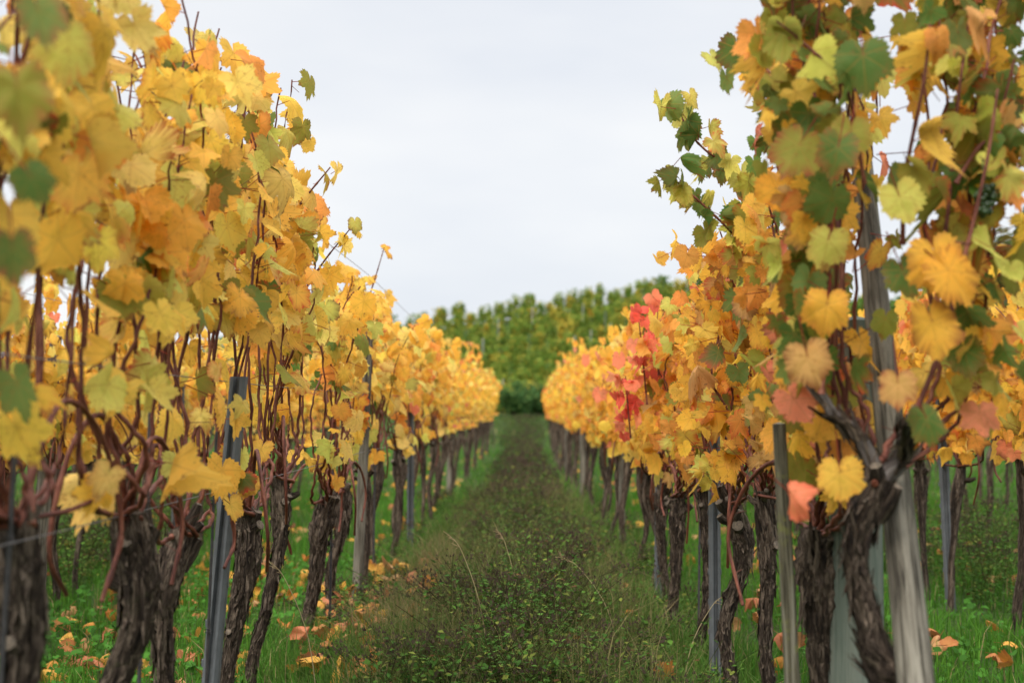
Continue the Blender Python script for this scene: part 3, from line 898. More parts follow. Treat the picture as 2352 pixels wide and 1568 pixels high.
row(-5.1, 9.5, 19.0, .9, L_far, L_far, 0, '', 'yellow vine of the fourth row on the left, barely showing behind three rows', 'fourth left row')
row(4.88, 9.0, 24.0, .9, R_far, R_far, 0, '', 'yellow vine of the fourth row on the right, barely showing behind three rows', 'fourth right row')
row(6.3, 13.0, 26.0, .95, R_far, R_far, 0, '', 'yellow vine of the fifth row on the right, a speck of colour beneath the others', 'fifth right row')

# ------------------------------------------------------------------ posts, stakes, rods, wires
def metal_stake(base, top, label, w=.042, rz=0.0):
    """rolled steel vineyard stake: ribbed open profile with hook notches along both edges"""
    a = Acc()
    pr = np.array([(-.5, -.34), (-.5, .10), (-.33, .30), (-.20, .30), (-.12, -.08), (.12, -.08), (.20, .30), (.33, .30), (.5, .10), (.5, -.34),
                   (.42, -.34), (.42, .06), (.30, .22), (.23, .22), (.17, -.14), (-.17, -.14), (-.23, .22), (-.30, .22), (-.42, .06), (-.42, -.34)]) * w
    pr[:, 1] *= -1
    H = top[2] - base[2]
    m = len(pr)
    sh = np.array([top[0] - base[0], top[1] - base[1]])
    v = []
    for z, f in ((-.05, 0), (H * .5, .5), (H, 1)):
        c, s = math.cos(rz), math.sin(rz)
        for x, y in pr: v.append((x * c - y * s + sh[0] * f, x * s + y * c + sh[1] * f, z))
    idx = np.arange(m); nx = (idx + 1) % m
    qs = [np.stack([idx + k * m, nx + k * m, nx + (k + 1) * m, idx + (k + 1) * m], -1) for k in (0, 1)]
    a.add(v, qs, smooth=False)
    a.add(v[2 * m:], [np.arange(m)[None]], smooth=False)
    for k in range(int((H - .2) / .10)):       # little hooks for the wires
        z = .2 + k * .10; f = z / H
        for sx in (-1, 1):
            x = sx * w * .53; o = sh * f
            box(a, (x - .0022 + o[0], w * .06 + o[1], z), (x + .0022 + o[0], w * .34 + o[1], z + .018))
    root = a.build('metal_stake', M_metal, None, base)
    tag(root, label, 'stake', 'steel stakes along the rows')
    return root
def wood_post(name, base, top, r0, r1, m, label, sides=18, square=False, group='wooden posts'):
    rng = np.random.default_rng(int(abs(base[1]) * 100))
    a = Acc()
    b = np.array(base, float); t = np.array(top, float) - b
    p = spline([(0, 0, -.05), t * .5, t], 24)
    ph = rng.uniform(0, 6, 4)
    def bump(th, s):
        v = 1 + .02 * np.sin(3 * th + ph[0] + 2 * s) + .015 * np.sin(5 * th + ph[1])
        v = v - .10 * np.exp(-((np.mod(th - 4.3 - .25 * np.sin(2 * s), 6.283) - 3.14) / .07) ** 2) * (np.sin(3 * s + ph[2]) > -.4)   # drying crack
        if square: v = v * (1 / np.maximum(np.abs(np.cos(th + .4)), np.abs(np.sin(th + .4)))) ** .75 * .92
        return v
    tube(a, p, np.linspace(r0, r1, 24), 40 if sides > 12 else sides, bump=bump)
    o = a.build(name, m, None, base)
    return tag(o, label, 'post', group)

metal_stake((-.825, 3.66, 0), (-.735, 3.66, 1.04), 'ribbed grey steel stake between two near trunks of the left row', .042, -.15)
metal_stake((.645, 4.84, 0), (.65, 4.86, 1.30), 'tall blue-grey steel stake beside the burly vine right of the path', .038, .1)
metal_stake((.63, 6.72, 0), (.655, 6.78, 1.30), 'second blue-grey steel stake, farther along right of the path', .038, .1)
metal_stake((LX + .02, 9.7, 0), (LX + .02, 9.7, 1.5), 'dark steel stake standing in the yellow leaves midway along the left row', .045, 0)
metal_stake((-2.18, 8.9, 0), (-2.14, 8.9, 1.45), 'steel stake of the second row on the left, seen between trunks', .05, .2)
metal_stake((2.0, 6.72, 0), (1.96, 6.74, 1.25), 'steel stake in the second row right of the slanting strut', .046, -.2)
metal_stake((L2 - .02, 5.3, 0), (L2 + .03, 5.3, 1.45), 'steel stake of the second row hidden among leaves on the far left', .046, .2)
wood_post('wooden_strut', (.655, 2.22, 0), (.775, 3.32, 1.73), .037, .0215, M_post, 'slanting weathered grey strut with a long drying crack in front of the end post', 40)
wood_post('wooden_post', (.725, 3.15, 0), (.735, 3.15, 1.15), .056, .046, M_postg, 'stout greenish square-cut end post behind the gnarled end vine', 40, True)
wood_post('wooden_post', (.567, 2.95, 0), (.528, 2.95, .925), .0185, .0135, M_postm, 'short thin lichen-covered wooden post in front of the shaggy vine', 24)
wood_post('wooden_post', (-.80, 6.84, 0), (-.745, 6.86, 1.36), .027, .021, M_post, 'pale wooden post behind the forked trunk of the left row', 20)
wood_post('wooden_post', (-2.26, 6.6, 0), (-2.18, 6.6, 1.3), .04, .028, M_post, 'wooden post of the second row, standing left behind the stubbed trunk', 20)
wood_post('wooden_post', (-2.2, 10.4, 0), (-2.17, 10.4, 1.3), .032, .028, M_post, 'wooden post in the second left row, farther back between trunks', 16)
wood_post('wooden_post', (.66, 9.6, 0), (.66, 9.6, 1.25), .022, .02, M_post, 'thin pale wooden post under yellow leaves right of the path', 16)
wood_post('wooden_post', (.62, 14.6, 0), (.62, 14.6, 1.3), .05, .045, M_post, 'pale post showing below the orange leaves in the distance right of the path', 16)
wood_post('wooden_post', (.64, 20.5, 0), (.64, 20.5, 1.3), .05, .045, M_post, 'farthest small pale post near the orange end of the right row', 16)
wood_post('wooden_post', (LX, 15.2, 0), (LX + .02, 15.2, 1.4), .036, .03, M_post, 'grey post far down the left row, hidden among yellow leaves', 16)

def rod(x, y, h, label, dx=.03, r=.0035):
    a = Acc()
    tube(a, spline([(0, 0, -.05), (dx * .5, .004, h * .5), (dx, 0, h)], 8), r, 8)
    for z in (h * .45, h * .8):        # twisted tie wire
        th = np.linspace(0, 4 * np.pi, 20)
        tube(a, np.stack([dx * z / h + np.cos(th) * r * 1.9, np.sin(th) * r * 1.9, z + th * .0012], -1), .0011, 5)
    o = a.build('support_rod', M_rod, None, (x, y, 0))
    tag(o, label, 'rod', 'thin rods beside the vines')
rod(-.83, 2.2, .93, 'thin dark rod nearest the left edge, in front of the thick black-headed vine', .045, .0042)
rod(-.80, 2.93, .95, 'thin dark rod right beside the trunk with the sawn stub', .03, .0042)
rod(-.79, 3.52, .9, 'thin dark rod running up just left of the ribbed steel stake', .03, .0036)
rod(-.78, 5.75, .9, 'thin dark rod beside the curved forked trunk on the left', .01, .005)
rod(-.79, 7.5, .9, 'thin rod midway along the left row among shaded trunks', .01, .005)
rod(.66, 5.45, .95, 'pale thin rod beside the sawn-off limb right of the path', .02, .0045)
rod(.70, 3.85, .95, 'thin rod close to the slender S-curved trunk', .01, .004)
rod(2.02, 5.6, .95, 'thin rod in the second row at the right edge', .02, .0045)

def wire(x, z, y0, y1, label, sag=.012, r=.0013):
    n = 60
    y = np.linspace(y0, y1, n)
    zz = z - sag * np.abs(np.sin((y - y0) * .55)) + np.array([float(ground_z(x, q)) for q in y])
    a = Acc()
    tube(a, np.stack([np.full(n, x) + .008 * np.sin(y * 1.1), y, zz], -1), r, 5)
    tag(a.build('trellis_wire', M_wire), label, 'wire', 'trellis wires')
hn = ['lowest', 'second', 'third', 'top']
for rn, x, y0, y1 in (('left', LX, 1.2, 35), ('right', RX + .03, 3.15, 35), ('second left', L2, 2.5, 20), ('second right', R2, 4.0, 18)):
    for nme, z in zip(hn, (.76, 1.04, 1.30, 1.62 if rn == 'left' else 1.48)):
        wire(x + .02, z, y0, y1, '%s trellis wire strung along the %s row of vines' % (nme, rn))
# chain hanging on the end post
def chain():
    a = Acc()
    x, y, z = P(1916, 966, 3.06)
    for k in range(9):
        th = np.linspace(0, 2 * np.pi, 17)
        e = np.stack([np.cos(th) * .0085, np.zeros(17), np.sin(th) * .015], -1)
        if k % 2: e = e[:, [1, 0, 2]]
        tube(a, e + np.array([.001 * (k % 3), 0, -k * .0225]), .0028, 6, cap=False)
    o = a.build('chain', M_chain, None, (x, y, z + .03))
    tag(o, 'short dark steel chain hanging down the side of the greenish end post', 'chain')
chain()

# ------------------------------------------------------------------ ground cover
def grass():
    rng = np.random.default_rng(21)
    acc = Acc()
    def blades(n, xr, d0, d1, h, w, colA, colB, dens=None, bend=.5):
        u = rng.random(n)
        y = d0 * (d1 / d0) ** u
        x = rng.uniform(xr[0], xr[1], n)
        if dens is not None:
            k = rng.random(n) < dens(x, y); x, y = x[k], y[k]; n = len(x)
        patch = .5 + .5 * np.sin(x * 3.1 + 1.7 * np.sin(y * 1.3)) * np.sin(y * 2.3 + x)
        hh = rng.uniform(h[0], h[1], n) * (.6 + .7 * patch)
        az = rng.uniform(0, 6.28, n); la = az + rng.normal(0, .5, n) + 1.57
        side = np.stack([np.cos(az), np.sin(az), np.zeros(n)], -1)
        ln = np.stack([np.cos(la), np.sin(la), np.zeros(n)], -1) * (np.abs(rng.normal(0, bend, n)) * hh)[:, None]
        ww = (rng.uniform(w[0], w[1], n))[:, None]
        p0 = np.stack([x, y, ground_z(x, y) - .01], -1)
        p1 = p0 + ln * .35 + np.stack([np.zeros(n), np.zeros(n), hh * .6], -1)
        p2 = p0 + ln + np.stack([np.zeros(n), np.zeros(n), hh * (1 - .12)], -1)
        v = np.stack([p0 - side * ww, p0 + side * ww, p1 - side * ww * .8, p1 + side * ww * .8, p2], 1)
        q = np.array([(0, 1, 3, 2)]); t3 = np.array([(2, 3, 4)])
        off = (np.arange(n) * 5)[:, None, None]
        f = rng.random((n, 1))
        c = np.array(colA) * (1 - f) + np.array(colB) * f
        c *= rng.normal(1, .15, (n, 1))
        dry = rng.random(n) < .04
        c[dry] = (.28, .22, .10)
        acc.add(v.reshape(-1, 3), [(q[None] + off).reshape(-1, 4), (t3[None] + off).reshape(-1, 3)], None, np.repeat(np.clip(c, .005, 1), 5, 0))
    side = lambda x, y: np.clip((np.abs(x + .03) - .12) / .28, .2, 1)
    A, B = (.040, .135, .012), (.080, .195, .020)
    blades(100000, (-4.6, 4.4), 3.9, 16, (.06, .17), (.0018, .0032), A, B, side)
    blades(52000, (-10, 10), 13, 36, (.06, .14), (.004, .008), A, B, side)
    blades(22000, (-.62, .6), 4.0, 14, (.10, .26), (.0013, .0024), (.05, .11, .016), (.11, .16, .03), side, .7)
    blades(14000, (-12, 14), 36, 60, (.08, .22), (.012, .025), (.04, .10, .015), (.09, .13, .03))
    blades(5000, (-.5, .48), 4.0, 16, (.22, .44), (.0008, .0015), (.09, .10, .03), (.22, .18, .08), None, .5)
    blades(9000, (-.45, .42), 4.0, 14, (.14, .32), (.0011, .002), (.04, .09, .014), (.12, .14, .035), None, .6)
    blades(3200, (-.98, -.60), 4.6, 14, (.08, .20), (.0014, .0026), (.04, .11, .014), (.10, .16, .03), None, .6)
    blades(4000, (.48, .82), 4.4, 14, (.12, .28), (.0014, .0026), (.04, .11, .014), (.10, .16, .03), None, .6)
    # dry tufts by the left trunks
    blades(1600, (-.62, -.36), 5.2, 9.5, (.14, .30), (.0012, .002), (.26, .19, .09), (.16, .13, .05), None, .8)
    blades(500, (.42, .62), 5.5, 9, (.14, .26), (.0012, .002), (.26, .19, .09), (.12, .13, .04), None, .9)
    tag(acc.build('grass', M_grass), 'bright green grass growing between and under the vine rows', 'grass', kind='stuff')
grass()

def small_plants():
    """broad low rosettes (clover, chickweed) in the grass of the near left aisle"""
    rng = np.random.default_rng(8)
    acc = Acc()
    n = 1500
    x = np.concatenate([rng.uniform(-2.2, -.9, n), rng.uniform(.8, 2.4, n // 3)]); y = 4.2 * (9 / 4.2) ** rng.random(len(x))
    m = len(x)
    pos = np.stack([x, y, rng.uniform(.03, .09, m)], -1)
    nr = unit(np.stack([rng.normal(0, .45, m), rng.normal(-.2, .45, m), np.ones(m)], -1))
    tip = unit(rng.normal(0, 1, (m, 3)) * (1, 1, .2))
    c = np.array([(.05, .15, .018)]) * rng.uniform(.7, 1.5, (m, 1))
    add_leaves(acc, T_LOW, rng, pos, nr, tip, rng.uniform(.012, .028, m), c, c, np.zeros(m), .8)
    tag(acc.build('ground_cover', M_grass), 'low round-leaved weeds spread through the grass', 'ground cover', kind='stuff')
small_plants()

def weed_plant(acc, rng, x, y, h, lod, kind, spread=1.0):
    """one wild marjoram like plant: thin dark stems, small leaves, brown seed heads"""
    z0 = float(ground_z(x, y))
    ns = 1 if spread < 1 else rng.integers(3, 6) if lod == 0 else 2
    for s in range(ns):
        tx, ty = rng.normal(0, .12 * h / .3 * spread, 2)
        hh = h * rng.uniform(.75, 1.15)
        b = np.array([x + rng.normal(0, .02), y + rng.normal(0, .02), z0])
        p = np.array([b, b + (tx * .35, ty * .35, hh * .5), b + (tx, ty, hh)])
        q = spline(p, 8)
        brown = kind == 1
        sc = (.045, .03, .02) if rng.random() < .2 else (.06, .075, .025)
        add_stalks(acc, q[:-1], q[1:], .0012 if lod == 0 else .003, sc)
        k = (rng.integers(16, 28) if lod == 0 else 12)
        f = rng.uniform(.08, .97, k)
        nd = np.stack([np.interp(f, np.linspace(0, 1, 8), q[:, i]) for i in range(3)], -1)
        az = rng.uniform(0, 6.28, k)
        d = np.stack([np.cos(az), np.sin(az), rng.normal(.2, .3, k)], -1)
        L = rng.uniform(.009, .027, k) * (1 if lod == 0 else 1.9)
        w = L * .38
        sd = np.stack([-np.sin(az), np.cos(az), rng.normal(0, .3, k)], -1)
        a0 = nd + d * .006
        v = np.stack([a0, a0 + d * L[:, None] * .5 + sd * w[:, None], a0 + d * L[:, None] - (0, 0, .004), a0 + d * L[:, None] * .5 - sd * w[:, None]], 1)
        base = np.array([(.040, .095, .016), (.070, .145, .022), (.13, .155, .028), (.09, .048, .02)])[rng.choice(4, k, p=[.42, .32, .18, .08])]
        c = base * rng.uniform(.7, 1.3, (k, 1))
        acc.add(v.reshape(-1, 3), [np.arange(4 * k).reshape(-1, 4)], None, np.repeat(c, 4, 0))
        if brown or rng.random() < .12:     # seed heads
            t = q[-1]
            m = 16 if lod == 0 else 5
            rr = .028 if lod == 0 else .05
            o = rng.normal(0, 1, (m, 3)) * (rr, rr, rr * .35) + t
            add_stalks(acc, np.tile(q[-2], (m // 3, 1)), o[:m // 3], .0007 if lod == 0 else .0015, (.045, .03, .02))
            e = rng.uniform(.003, .0075, m) * (1 if lod == 0 else 2.6)
            tet = np.array([(1, 0, -.6), (-.5, .87, -.6), (-.5, -.87, -.6), (0, 0, 1)])
            v = o[:, None] + tet[None] * e[:, None, None]
            fs = (np.array([(0, 1, 3), (1, 2, 3), (2, 0, 3)])[None] + (np.arange(m) * 4)[:, None, None]).reshape(-1, 3)
            c = np.array([(.062, .045, .032)]) * rng.uniform(.5, 1.5, (m, 1))
            acc.add(v.reshape(-1, 3), [fs], None, np.repeat(c, 4, 0), smooth=False)

def undergrowth():
    rng = np.random.default_rng(33)
    acc = Acc()
    for i in range(1050):
        y = 4.1 * (13 / 4.1) ** rng.random()
        x = np.clip(rng.normal(-.02, .27), -.6, .55)
        h = rng.uniform(.14, .30 + .16 * (math.sin(y * 2.1) * math.sin(x * 9 + y) > .1)) * (1 - .45 * abs(x) / .5)
        weed_plant(acc, rng, x, y, h, 0, int(rng.random() < .09))
    for i in range(2300):
        y = 12 * (36 / 12) ** rng.random()
        x = np.clip(rng.normal(0, .18), -.42, .4)
        weed_plant(acc, rng, x, y, rng.uniform(.14, .30) * (1 - .5 * abs(x) / .5), 1, int(rng.random() < .28))
    for i in range(500):
        y = 36 * (56 / 36) ** rng.random()
        x = rng.normal(0, .35)
        weed_plant(acc, rng, x, y, rng.uniform(.12, .28), 1, int(rng.random() < .5))
    for i in range(1000):      # weeds in the aisles beside and between trunks
        y = 5.0 * (16 / 5.0) ** rng.random()
        x = rng.choice([rng.uniform(2.1, 3.3), rng.uniform(-3.5, -2.3), rng.uniform(-3.4, -2.3), rng.uniform(-.85, -.7), rng.uniform(.55, .75)], p=[.3, .3, .3, .05, .05])
        weed_plant(acc, rng, x, y, rng.uniform(.15, .45) if abs(x) > 1 else rng.uniform(.1, .25), 0, int(rng.random() < .2))
    tag(acc.build('undergrowth', M_weed), 'dark tangled weeds with brown seed heads covering the path', 'weeds', kind='stuff')
undergrowth()

# a few plants that stand out of the weeds, each on its own
def seed_weed(x, y, h, seed, label):
    rng = np.random.default_rng(seed)
    acc = Acc()
    weed_plant(acc, rng, 0, 0, h, 0, 1, .45)
    tube(acc, spline([(0, 0, -.02), (0, 0, .02)], 3), .03, 8, col=(.05, .05, .02, .5))
    tag(acc.build('seed_head_weed', M_weed, None, (x, y, 0)), label, 'weed', 'tall weeds with seed heads')
seed_weed(-.36, 5.1, .46, 1, 'dark weed with brown seed heads at the left edge of the path')
seed_weed(-.20, 4.7, .44, 2, 'tall dark weed with brown seed heads, left of the middle of the path')
seed_weed(.10, 4.6, .40, 3, 'brown-headed weed in the middle of the path close to the camera')
seed_weed(.24, 5.3, .42, 4, 'brown-headed weed right of the middle of the path')
def dry_stalk(x, y, h, dx, label, seed):
    rng = np.random.default_rng(seed)
    a = Acc()
    q = spline([(0, 0, 0), (dx * .25, .01, h * .55), (dx * .7, .02, h * .9), (dx, .03, h)], 16)
    tube(a, q, np.linspace(.0018, .0009, 16), 5, col=(.42, .34, .19, .5))
    k = 14
    o = q[-5:][rng.integers(0, 5, k)]
    add_stalks(a, o, o + rng.normal(0, .008, (k, 3)) + (np.sign(dx) * .012, 0, .006), .0012, (.36, .27, .15))
    tag(a.build('dry_grass_stalk', M_grass, None, (x, y, 0)), label, 'grass stalk', 'single dry grass stalks')
dry_stalk(-.60, 4.25, .50, -.16, 'pale dry grass stalk leaning left across the foot of the steel stake', 1)
dry_stalk(-.10, 4.6, .55, -.14, 'long pale stalk standing up from the middle of the weeds', 2)
dry_stalk(.0, 5.4, .50, -.10, 'thin pale stalk a little behind the long one in the weeds', 3)
dry_stalk(.36, 5.2, .42, -.22, 'arching pale stalk bending left at the right edge of the weeds', 4)
dry_stalk(.50, 4.6, .36, .15, 'short pale stalk leaning right near the steel stake right of the path', 5)

# ------------------------------------------------------------------ fallen leaves
fall_cols = [('yellow', 'yellow'), ('gold', 'golden'), ('coral', 'reddish'), ('tan', 'tan'), ('orange', 'orange')]
COLF = {'yellow': (.66, .36, .06), 'gold': (.56, .25, .045), 'coral': (.42, .16, .075), 'tan': (.50, .28, .12), 'orange': (.40, .17, .05)}
def fallen_leaves():
    rng = np.random.default_rng(55)
    protos = []
    for i in range(15):
        key, word = fall_cols[i % 5]
        a = Acc()
        add_leaves(a, T_HI if i < 10 else T_MID, rng, np.zeros((1, 3)), np.array([[rng.normal(0, .25), rng.normal(0, .25), 1.0]]), np.array([[0, 1.0, 0.0]]),
                   np.array([rng.uniform(.05, .068)]), np.array([COLF[key]]), np.array([(.35, .09, .03)]), np.array([rng.uniform(.1, .9)]), 2.2)
        add_stalks(a, np.array([[0, 0, 0.0]]), np.array([[.01, -.06, .02]]), .0014, (.3, .08, .04))
        protos.append((a.mesh('fallen_leaf', [M_dry]), word))
    areas = [  # x range, depth range, count, where
        ((-2.05, -.95), (4.6, 8.5), 170, 'on the grass left of the near trunks'),
        ((-.88, -.40), (4.7, 8.0), 96, 'at the foot of the forked trunks of the left row'),
        ((-3.4, -2.4), (6.5, 11), 30, 'beyond the second row on the left'),
        ((.85, 1.9), (4.6, 9.0), 46, 'on the grass right of the strut'),
        ((2.2, 3.2), (6.5, 10), 14, 'beyond the second row on the right'),
        ((-.38, .55), (4.6, 9.0), 26, 'caught among the weeds of the path'),
    ]
    for (x0, x1), (d0, d1), n, where in areas:
        for k in range(n):
            me, word = protos[rng.integers(0, 15)]
            o = bpy.data.objects.new('fallen_leaf', me)
            C.objects.link(o)
            y = d0 * (d1 / d0) ** rng.random()
            hgt = .05 if abs(x0) > .9 else .11
            o.location = (rng.uniform(x0, x1), y, hgt * rng.uniform(.6, 1.4))
            o.rotation_euler = (rng.normal(0, .45), rng.normal(0, .45), rng.uniform(0, 6.28))
            s = rng.uniform(.6, 1.0); o.scale = (s, s, s)
            tag(o, '%s fallen leaf lying %s' % (word, where), 'leaf', 'fallen leaves %s, %s' % (where, word))
    a = Acc()          # the far scatter nobody could count
    n = 560
    x = np.concatenate([rng.uniform(-3.4, -.8, n // 2), rng.uniform(.7, 3.2, n // 2)]); y = 8.5 * (33 / 8.5) ** rng.random(n)
    pos = np.stack([x, y, .06 + 0 * x], -1)
    kk = list(COLF.values())
    c = np.array(kk)[rng.integers(0, 5, n)] * .9
    add_leaves(a, T_LOW, rng, pos, unit(rng.normal(0, .3, (n, 3)) + (0, -.3, 1)), unit(rng.normal(0, 1, (n, 3)) * (1, 1, .1)), rng.uniform(.04, .06, n), c, c, np.zeros(n), 1.8)
    tag(a.build('leaf_litter', M_grass), 'scattered fallen yellow leaves far along the aisles', 'leaf litter', kind='stuff')
fallen_leaves()

# ------------------------------------------------------------------ the hillside vineyard
def hill_vine_mesh(seed, yellow):
    rng = np.random.default_rng(seed)
    a = Acc()
    tube(a, spline([(0, 0, 0), (.02, .01, .6), (.0, 0, 1.1)], 5), .035, 5, mi=1)
    n = 420
    # uneven clumps round a pole
    nc = 15
    cz = rng.uniform(.45, 1.62, nc); ca = rng.uniform(0, 6.28, nc); crd = rng.uniform(.05, .30, nc) * np.clip((1.9 - cz) / .8, .25, 1)
    cc = np.stack([np.cos(ca) * crd, np.sin(ca) * crd, cz], -1)
    k = rng.integers(0, nc, n)
    pos = cc[k] + rng.normal(0, .13, (n, 3)) * (1, 1, .9)
    tips = rng.random(n) < .05
    pos[tips] = cc[k[tips]] * (1, 1, 0) + np.stack([rng.normal(0, .1, tips.sum()), rng.normal(0, .1, tips.sum()), rng.uniform(1.65, 2.0, tips.sum())], -1)
    nr = unit(np.stack([pos[:, 0], pos[:, 1], np.full(n, .25)], -1) + rng.normal(0, .35, (n, 3)))
    tip = np.stack([rng.normal(0, .4, n), rng.normal(0, .4, n), -np.ones(n)], -1)
    A = np.array([(.105, .19, .025), (.16, .235, .03), (.25, .275, .038), (.48, .38, .05), (.54, .30, .035)])
    p = [.36, .34, .2, .08, .02] if not yellow else [.08, .16, .24, .36, .16]
    clump = rng.choice(5, nc, p=p)
    ci = np.where(rng.random(n) < .6, clump[k], rng.choice(5, n, p=p))
    c = A[ci] * rng.normal(1, .16, (n, 1))
    add_leaves(a, T_LOW, rng, pos, nr, tip, rng.uniform(.07, .11, n), np.clip(c, .01, 1), c, np.zeros(n), 1.2)
    return a.mesh('hillside_vine', [M_hill, M_bark])
def hillside():
    rng = np.random.default_rng(77)
    green = [hill_vine_mesh(300 + i, False) for i in range(6)]
    yell = [hill_vine_mesh(320 + i, True) for i in range(3)]
    stake_me = None
    phi = R(60)
    u = np.array([math.cos(phi), math.sin(phi)]); v = np.array([-math.sin(phi), math.cos(phi)])
    cand = []
    for i in range(-80, 90):
        for j in range(-120, 140):
            p = np.array([0, 66.0]) + u * (j * .80) + v * (i * 2.1)
            p = p + rng.normal(0, .12, 2)
            x, y = p
            if y < 61.5 or y > crest(x) + .4: continue
            ang = x / y
            if ang < -.25 or ang > .36: continue
            cand.append((x, y, ang))
    vis = [c for c in cand if -.088 < c[2] < .118]
    vis.sort(key=lambda c: c[1])
    vis_set = vis[:298]
    rest = [c for c in cand if c not in vis_set]
    lab = {0: 'green hillside vine on a pole among its rows across the valley', 1: 'yellowing hillside vine standing out among the green ones'}
    for x, y, a_ in vis_set:
        yl = rng.random() < (.10 + .12 * (x > 0))
        me = (yell if yl else green)[rng.integers(0, 3 if yl else 6)]
        o = bpy.data.objects.new('hillside_vine', me)
        C.objects.link(o)
        o.location = (x, y, float(ground_z(x, y)) - .03)
        o.rotation_euler = (rng.normal(0, .05), rng.normal(0, .05), rng.uniform(0, 6.28))
        s = rng.uniform(.66, .9)
        o.scale = (s, s, rng.uniform(.68, .88))
        tag(o, lab[int(yl)], 'vine', 'yellow hillside vines' if yl else 'green hillside vines')
    if rest:
        acc = Acc()
        for x, y, a_ in rest:
            n = 120
            z0 = float(ground_z(x, y))
            pos = np.stack([rng.normal(0, .2, n) + x, rng.normal(0, .2, n) + y, rng.uniform(.3, 1.4, n) + z0], -1)
            nr = unit(rng.normal(0, 1, (n, 3)))
            c = np.array([(.08, .15, .022)]) * rng.uniform(.6, 1.6, (n, 1)); w = rng.random(n) < .12
            c[w] = (.38, .28, .04)
            add_leaves(acc, T_LOW, rng, pos, nr, np.tile([[.1, 0, -1.0]], (n, 1)), rng.uniform(.10, .15, n), c, c, np.zeros(n), 1.0)
        tag(acc.build('hillside_foliage', M_hill), 'green vine rows covering the rest of the hillside', 'vines', kind='stuff')
    print('hill candidates', len(cand), 'visible', len(vis), 'rest', len(rest))
    # pale poles showing between them
    for k in range(22):
        x, y, a_ = vis_set[rng.integers(0, len(vis_set))]
        a = Acc()
        tube(a, spline([(0, 0, -.1), (.02, 0, 1.0), (.03, 0, 1.45)], 4), .03, 6)
        o = a.build('vine_pole', M_stakepale, None, (x + .45, y - .3, float(ground_z(x, y))))
        tag(o, 'pale vine pole showing between the green hillside vines', 'pole', 'pale poles on the hillside')
hillside()

# shrubs at the foot of the hill where the path ends
def shrub(loc, w, h, seed, label, cols, leaf=.09, n=900):
    rng = np.random.default_rng(seed)
    root = empty('shrub', loc, label, 'shrub', 'shrubs at the foot of the hill')
    st = Acc()
    tips = []
    for k in range(9):
        a = rng.uniform(0, 6.28)
        t = (math.cos(a) * w * rng.uniform(.2, .8), math.sin(a) * w * rng.uniform(.2, .8), h * rng.uniform(.55, .95))
        tips.append(t)
        tube(st, spline([(0, 0, -.05), (t[0] * .4, t[1] * .4, t[2] * .6), t], 6), np.linspace(.03, .01, 6), 5)
    st.build('stem', M_bark, root)
    a = Acc()
    tips = np.array(tips)
    k = rng.integers(0, len(tips), n)
    f = rng.uniform(.35, 1.05, (n, 1))
    pos = tips[k] * f + rng.normal(0, .16, (n, 3)) * (w, w, h * .6)
    pos[:, 2] = np.abs(pos[:, 2]) + .05
    c = np.array(cols)[rng.integers(0, len(cols), n)] * rng.uniform(.7, 1.3, (n, 1))
    add_leaves(a, T_LOW, rng, pos, unit(rng.normal(0, 1, (n, 3)) + (0, -.3, .5)), np.tile([[.2, 0, -1.0]], (n, 1)), rng.uniform(leaf * .7, leaf * 1.2, n), c, c, np.zeros(n), 1.3)
    a.build('foliage', M_hill, root)
dk = [(.035, .085, .022), (.05, .11, .025), (.075, .13, .03)]
shrub((-.35, 58.0, float(ground_z(-.35, 58))), .8, 1.1, 1, 'dark green shrub left of where the path meets the hill', dk)
shrub((.65, 59.0, float(ground_z(.65, 59))), .9, 1.3, 2, 'dark green shrub right of where the path meets the hill', dk)
shrub((.1, 60.5, float(ground_z(.1, 60.5))), .8, 1.5, 3, 'taller dark shrub right behind the path end', dk)

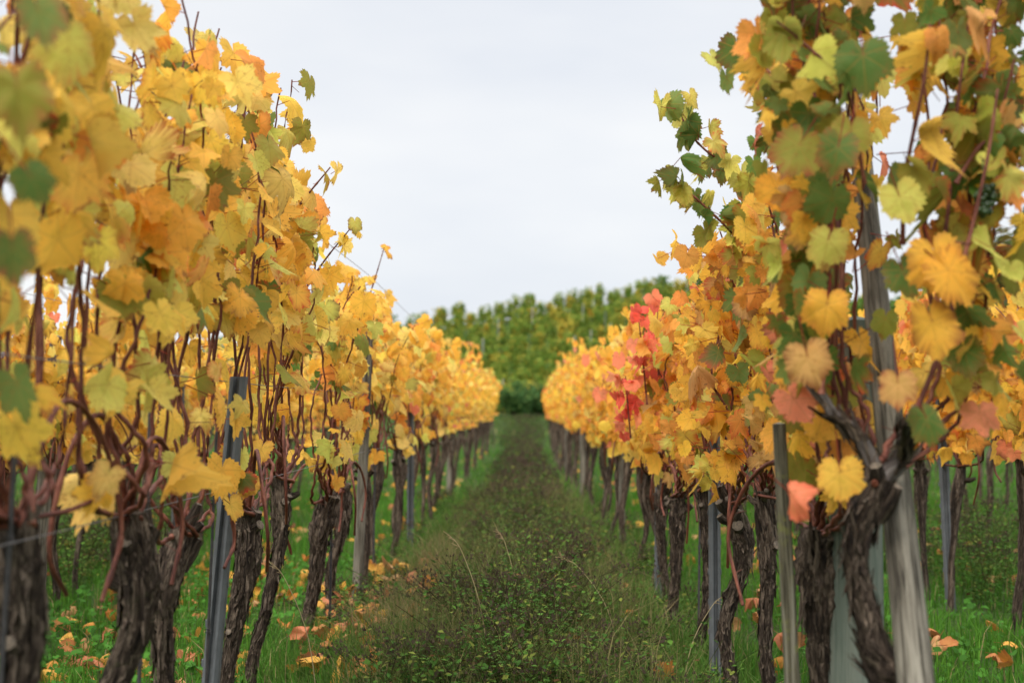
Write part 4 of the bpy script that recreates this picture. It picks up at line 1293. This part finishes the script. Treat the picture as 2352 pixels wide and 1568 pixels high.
# the tree far off at the right edge
def far_tree(loc, H, label, seed):
    rng = np.random.default_rng(seed)
    root = empty('tree', loc, label, 'tree')
    tr = Acc(); br = Acc()
    tube(tr, spline([(0, 0, -.1), (.1, .05, H * .3), (-.05, 0, H * .62), (.05, 0, H * .9)], 14), np.linspace(.22, .04, 14), 9, bump=trunk_bumps(rng, .08, .05))
    tr.build('trunk', M_bark, root)
    tips = []
    for k in range(46):
        z0 = H * rng.uniform(.22, .85); a = rng.uniform(0, 6.28)
        L = H * rng.uniform(.15, .42) * (1.15 - .75 * abs(z0 / H - .45))
        t = np.array([math.cos(a) * L, math.sin(a) * L, z0 + L * rng.uniform(.15, .6)])
        q = spline([(0, 0, z0), t * (.5, .5, 0) + (0, 0, z0 + (t[2] - z0) * .35), t], 8)
        tube(br, q, np.linspace(.06, .012, 8), 5)
        for f in (4, 5, 6, 7): tips.append(q[f])
    br.build('branches', M_bark, root)
    tips = np.array(tips)
    n = 7500
    k = rng.integers(0, len(tips), n)
    pos = tips[k] + rng.normal(0, .26, (n, 3))
    cols = np.array([(.055, .085, .022), (.085, .105, .028), (.13, .12, .03), (.17, .115, .035)])
    tc_ = rng.choice(4, len(tips), p=[.35, .35, .2, .1])
    c = cols[tc_[k]] * rng.uniform(.7, 1.3, (n, 1))
    a = Acc()
    add_leaves(a, T_LOW, rng, pos, unit(rng.normal(0, 1, (n, 3)) + (0, 0, .5)), np.tile([[.2, .1, -1.0]], (n, 1)) + rng.normal(0, .3, (n, 3)), rng.uniform(.07, .13, n), c, c, np.zeros(n), 1.2)
    a.build('crown', M_hill, root)
far_tree((16.2, 45.0, float(ground_z(16.2, 45))), 7.0, 'dark olive tree beyond the vines at the right edge of the picture', 9)
far_tree((20.5, 49.0, float(ground_z(20.5, 49))), 7.6, 'second dark tree mostly outside the right edge of the picture', 10)

# stock vines that were never placed
for st in (L2_mid, R2_mid, L_mid, L_far, R_mid, R_far, O_far, G_far):
    for o in st:
        if o not in used:
            for ch in list(o.children): bpy.data.objects.remove(ch)
            bpy.data.objects.remove(o)
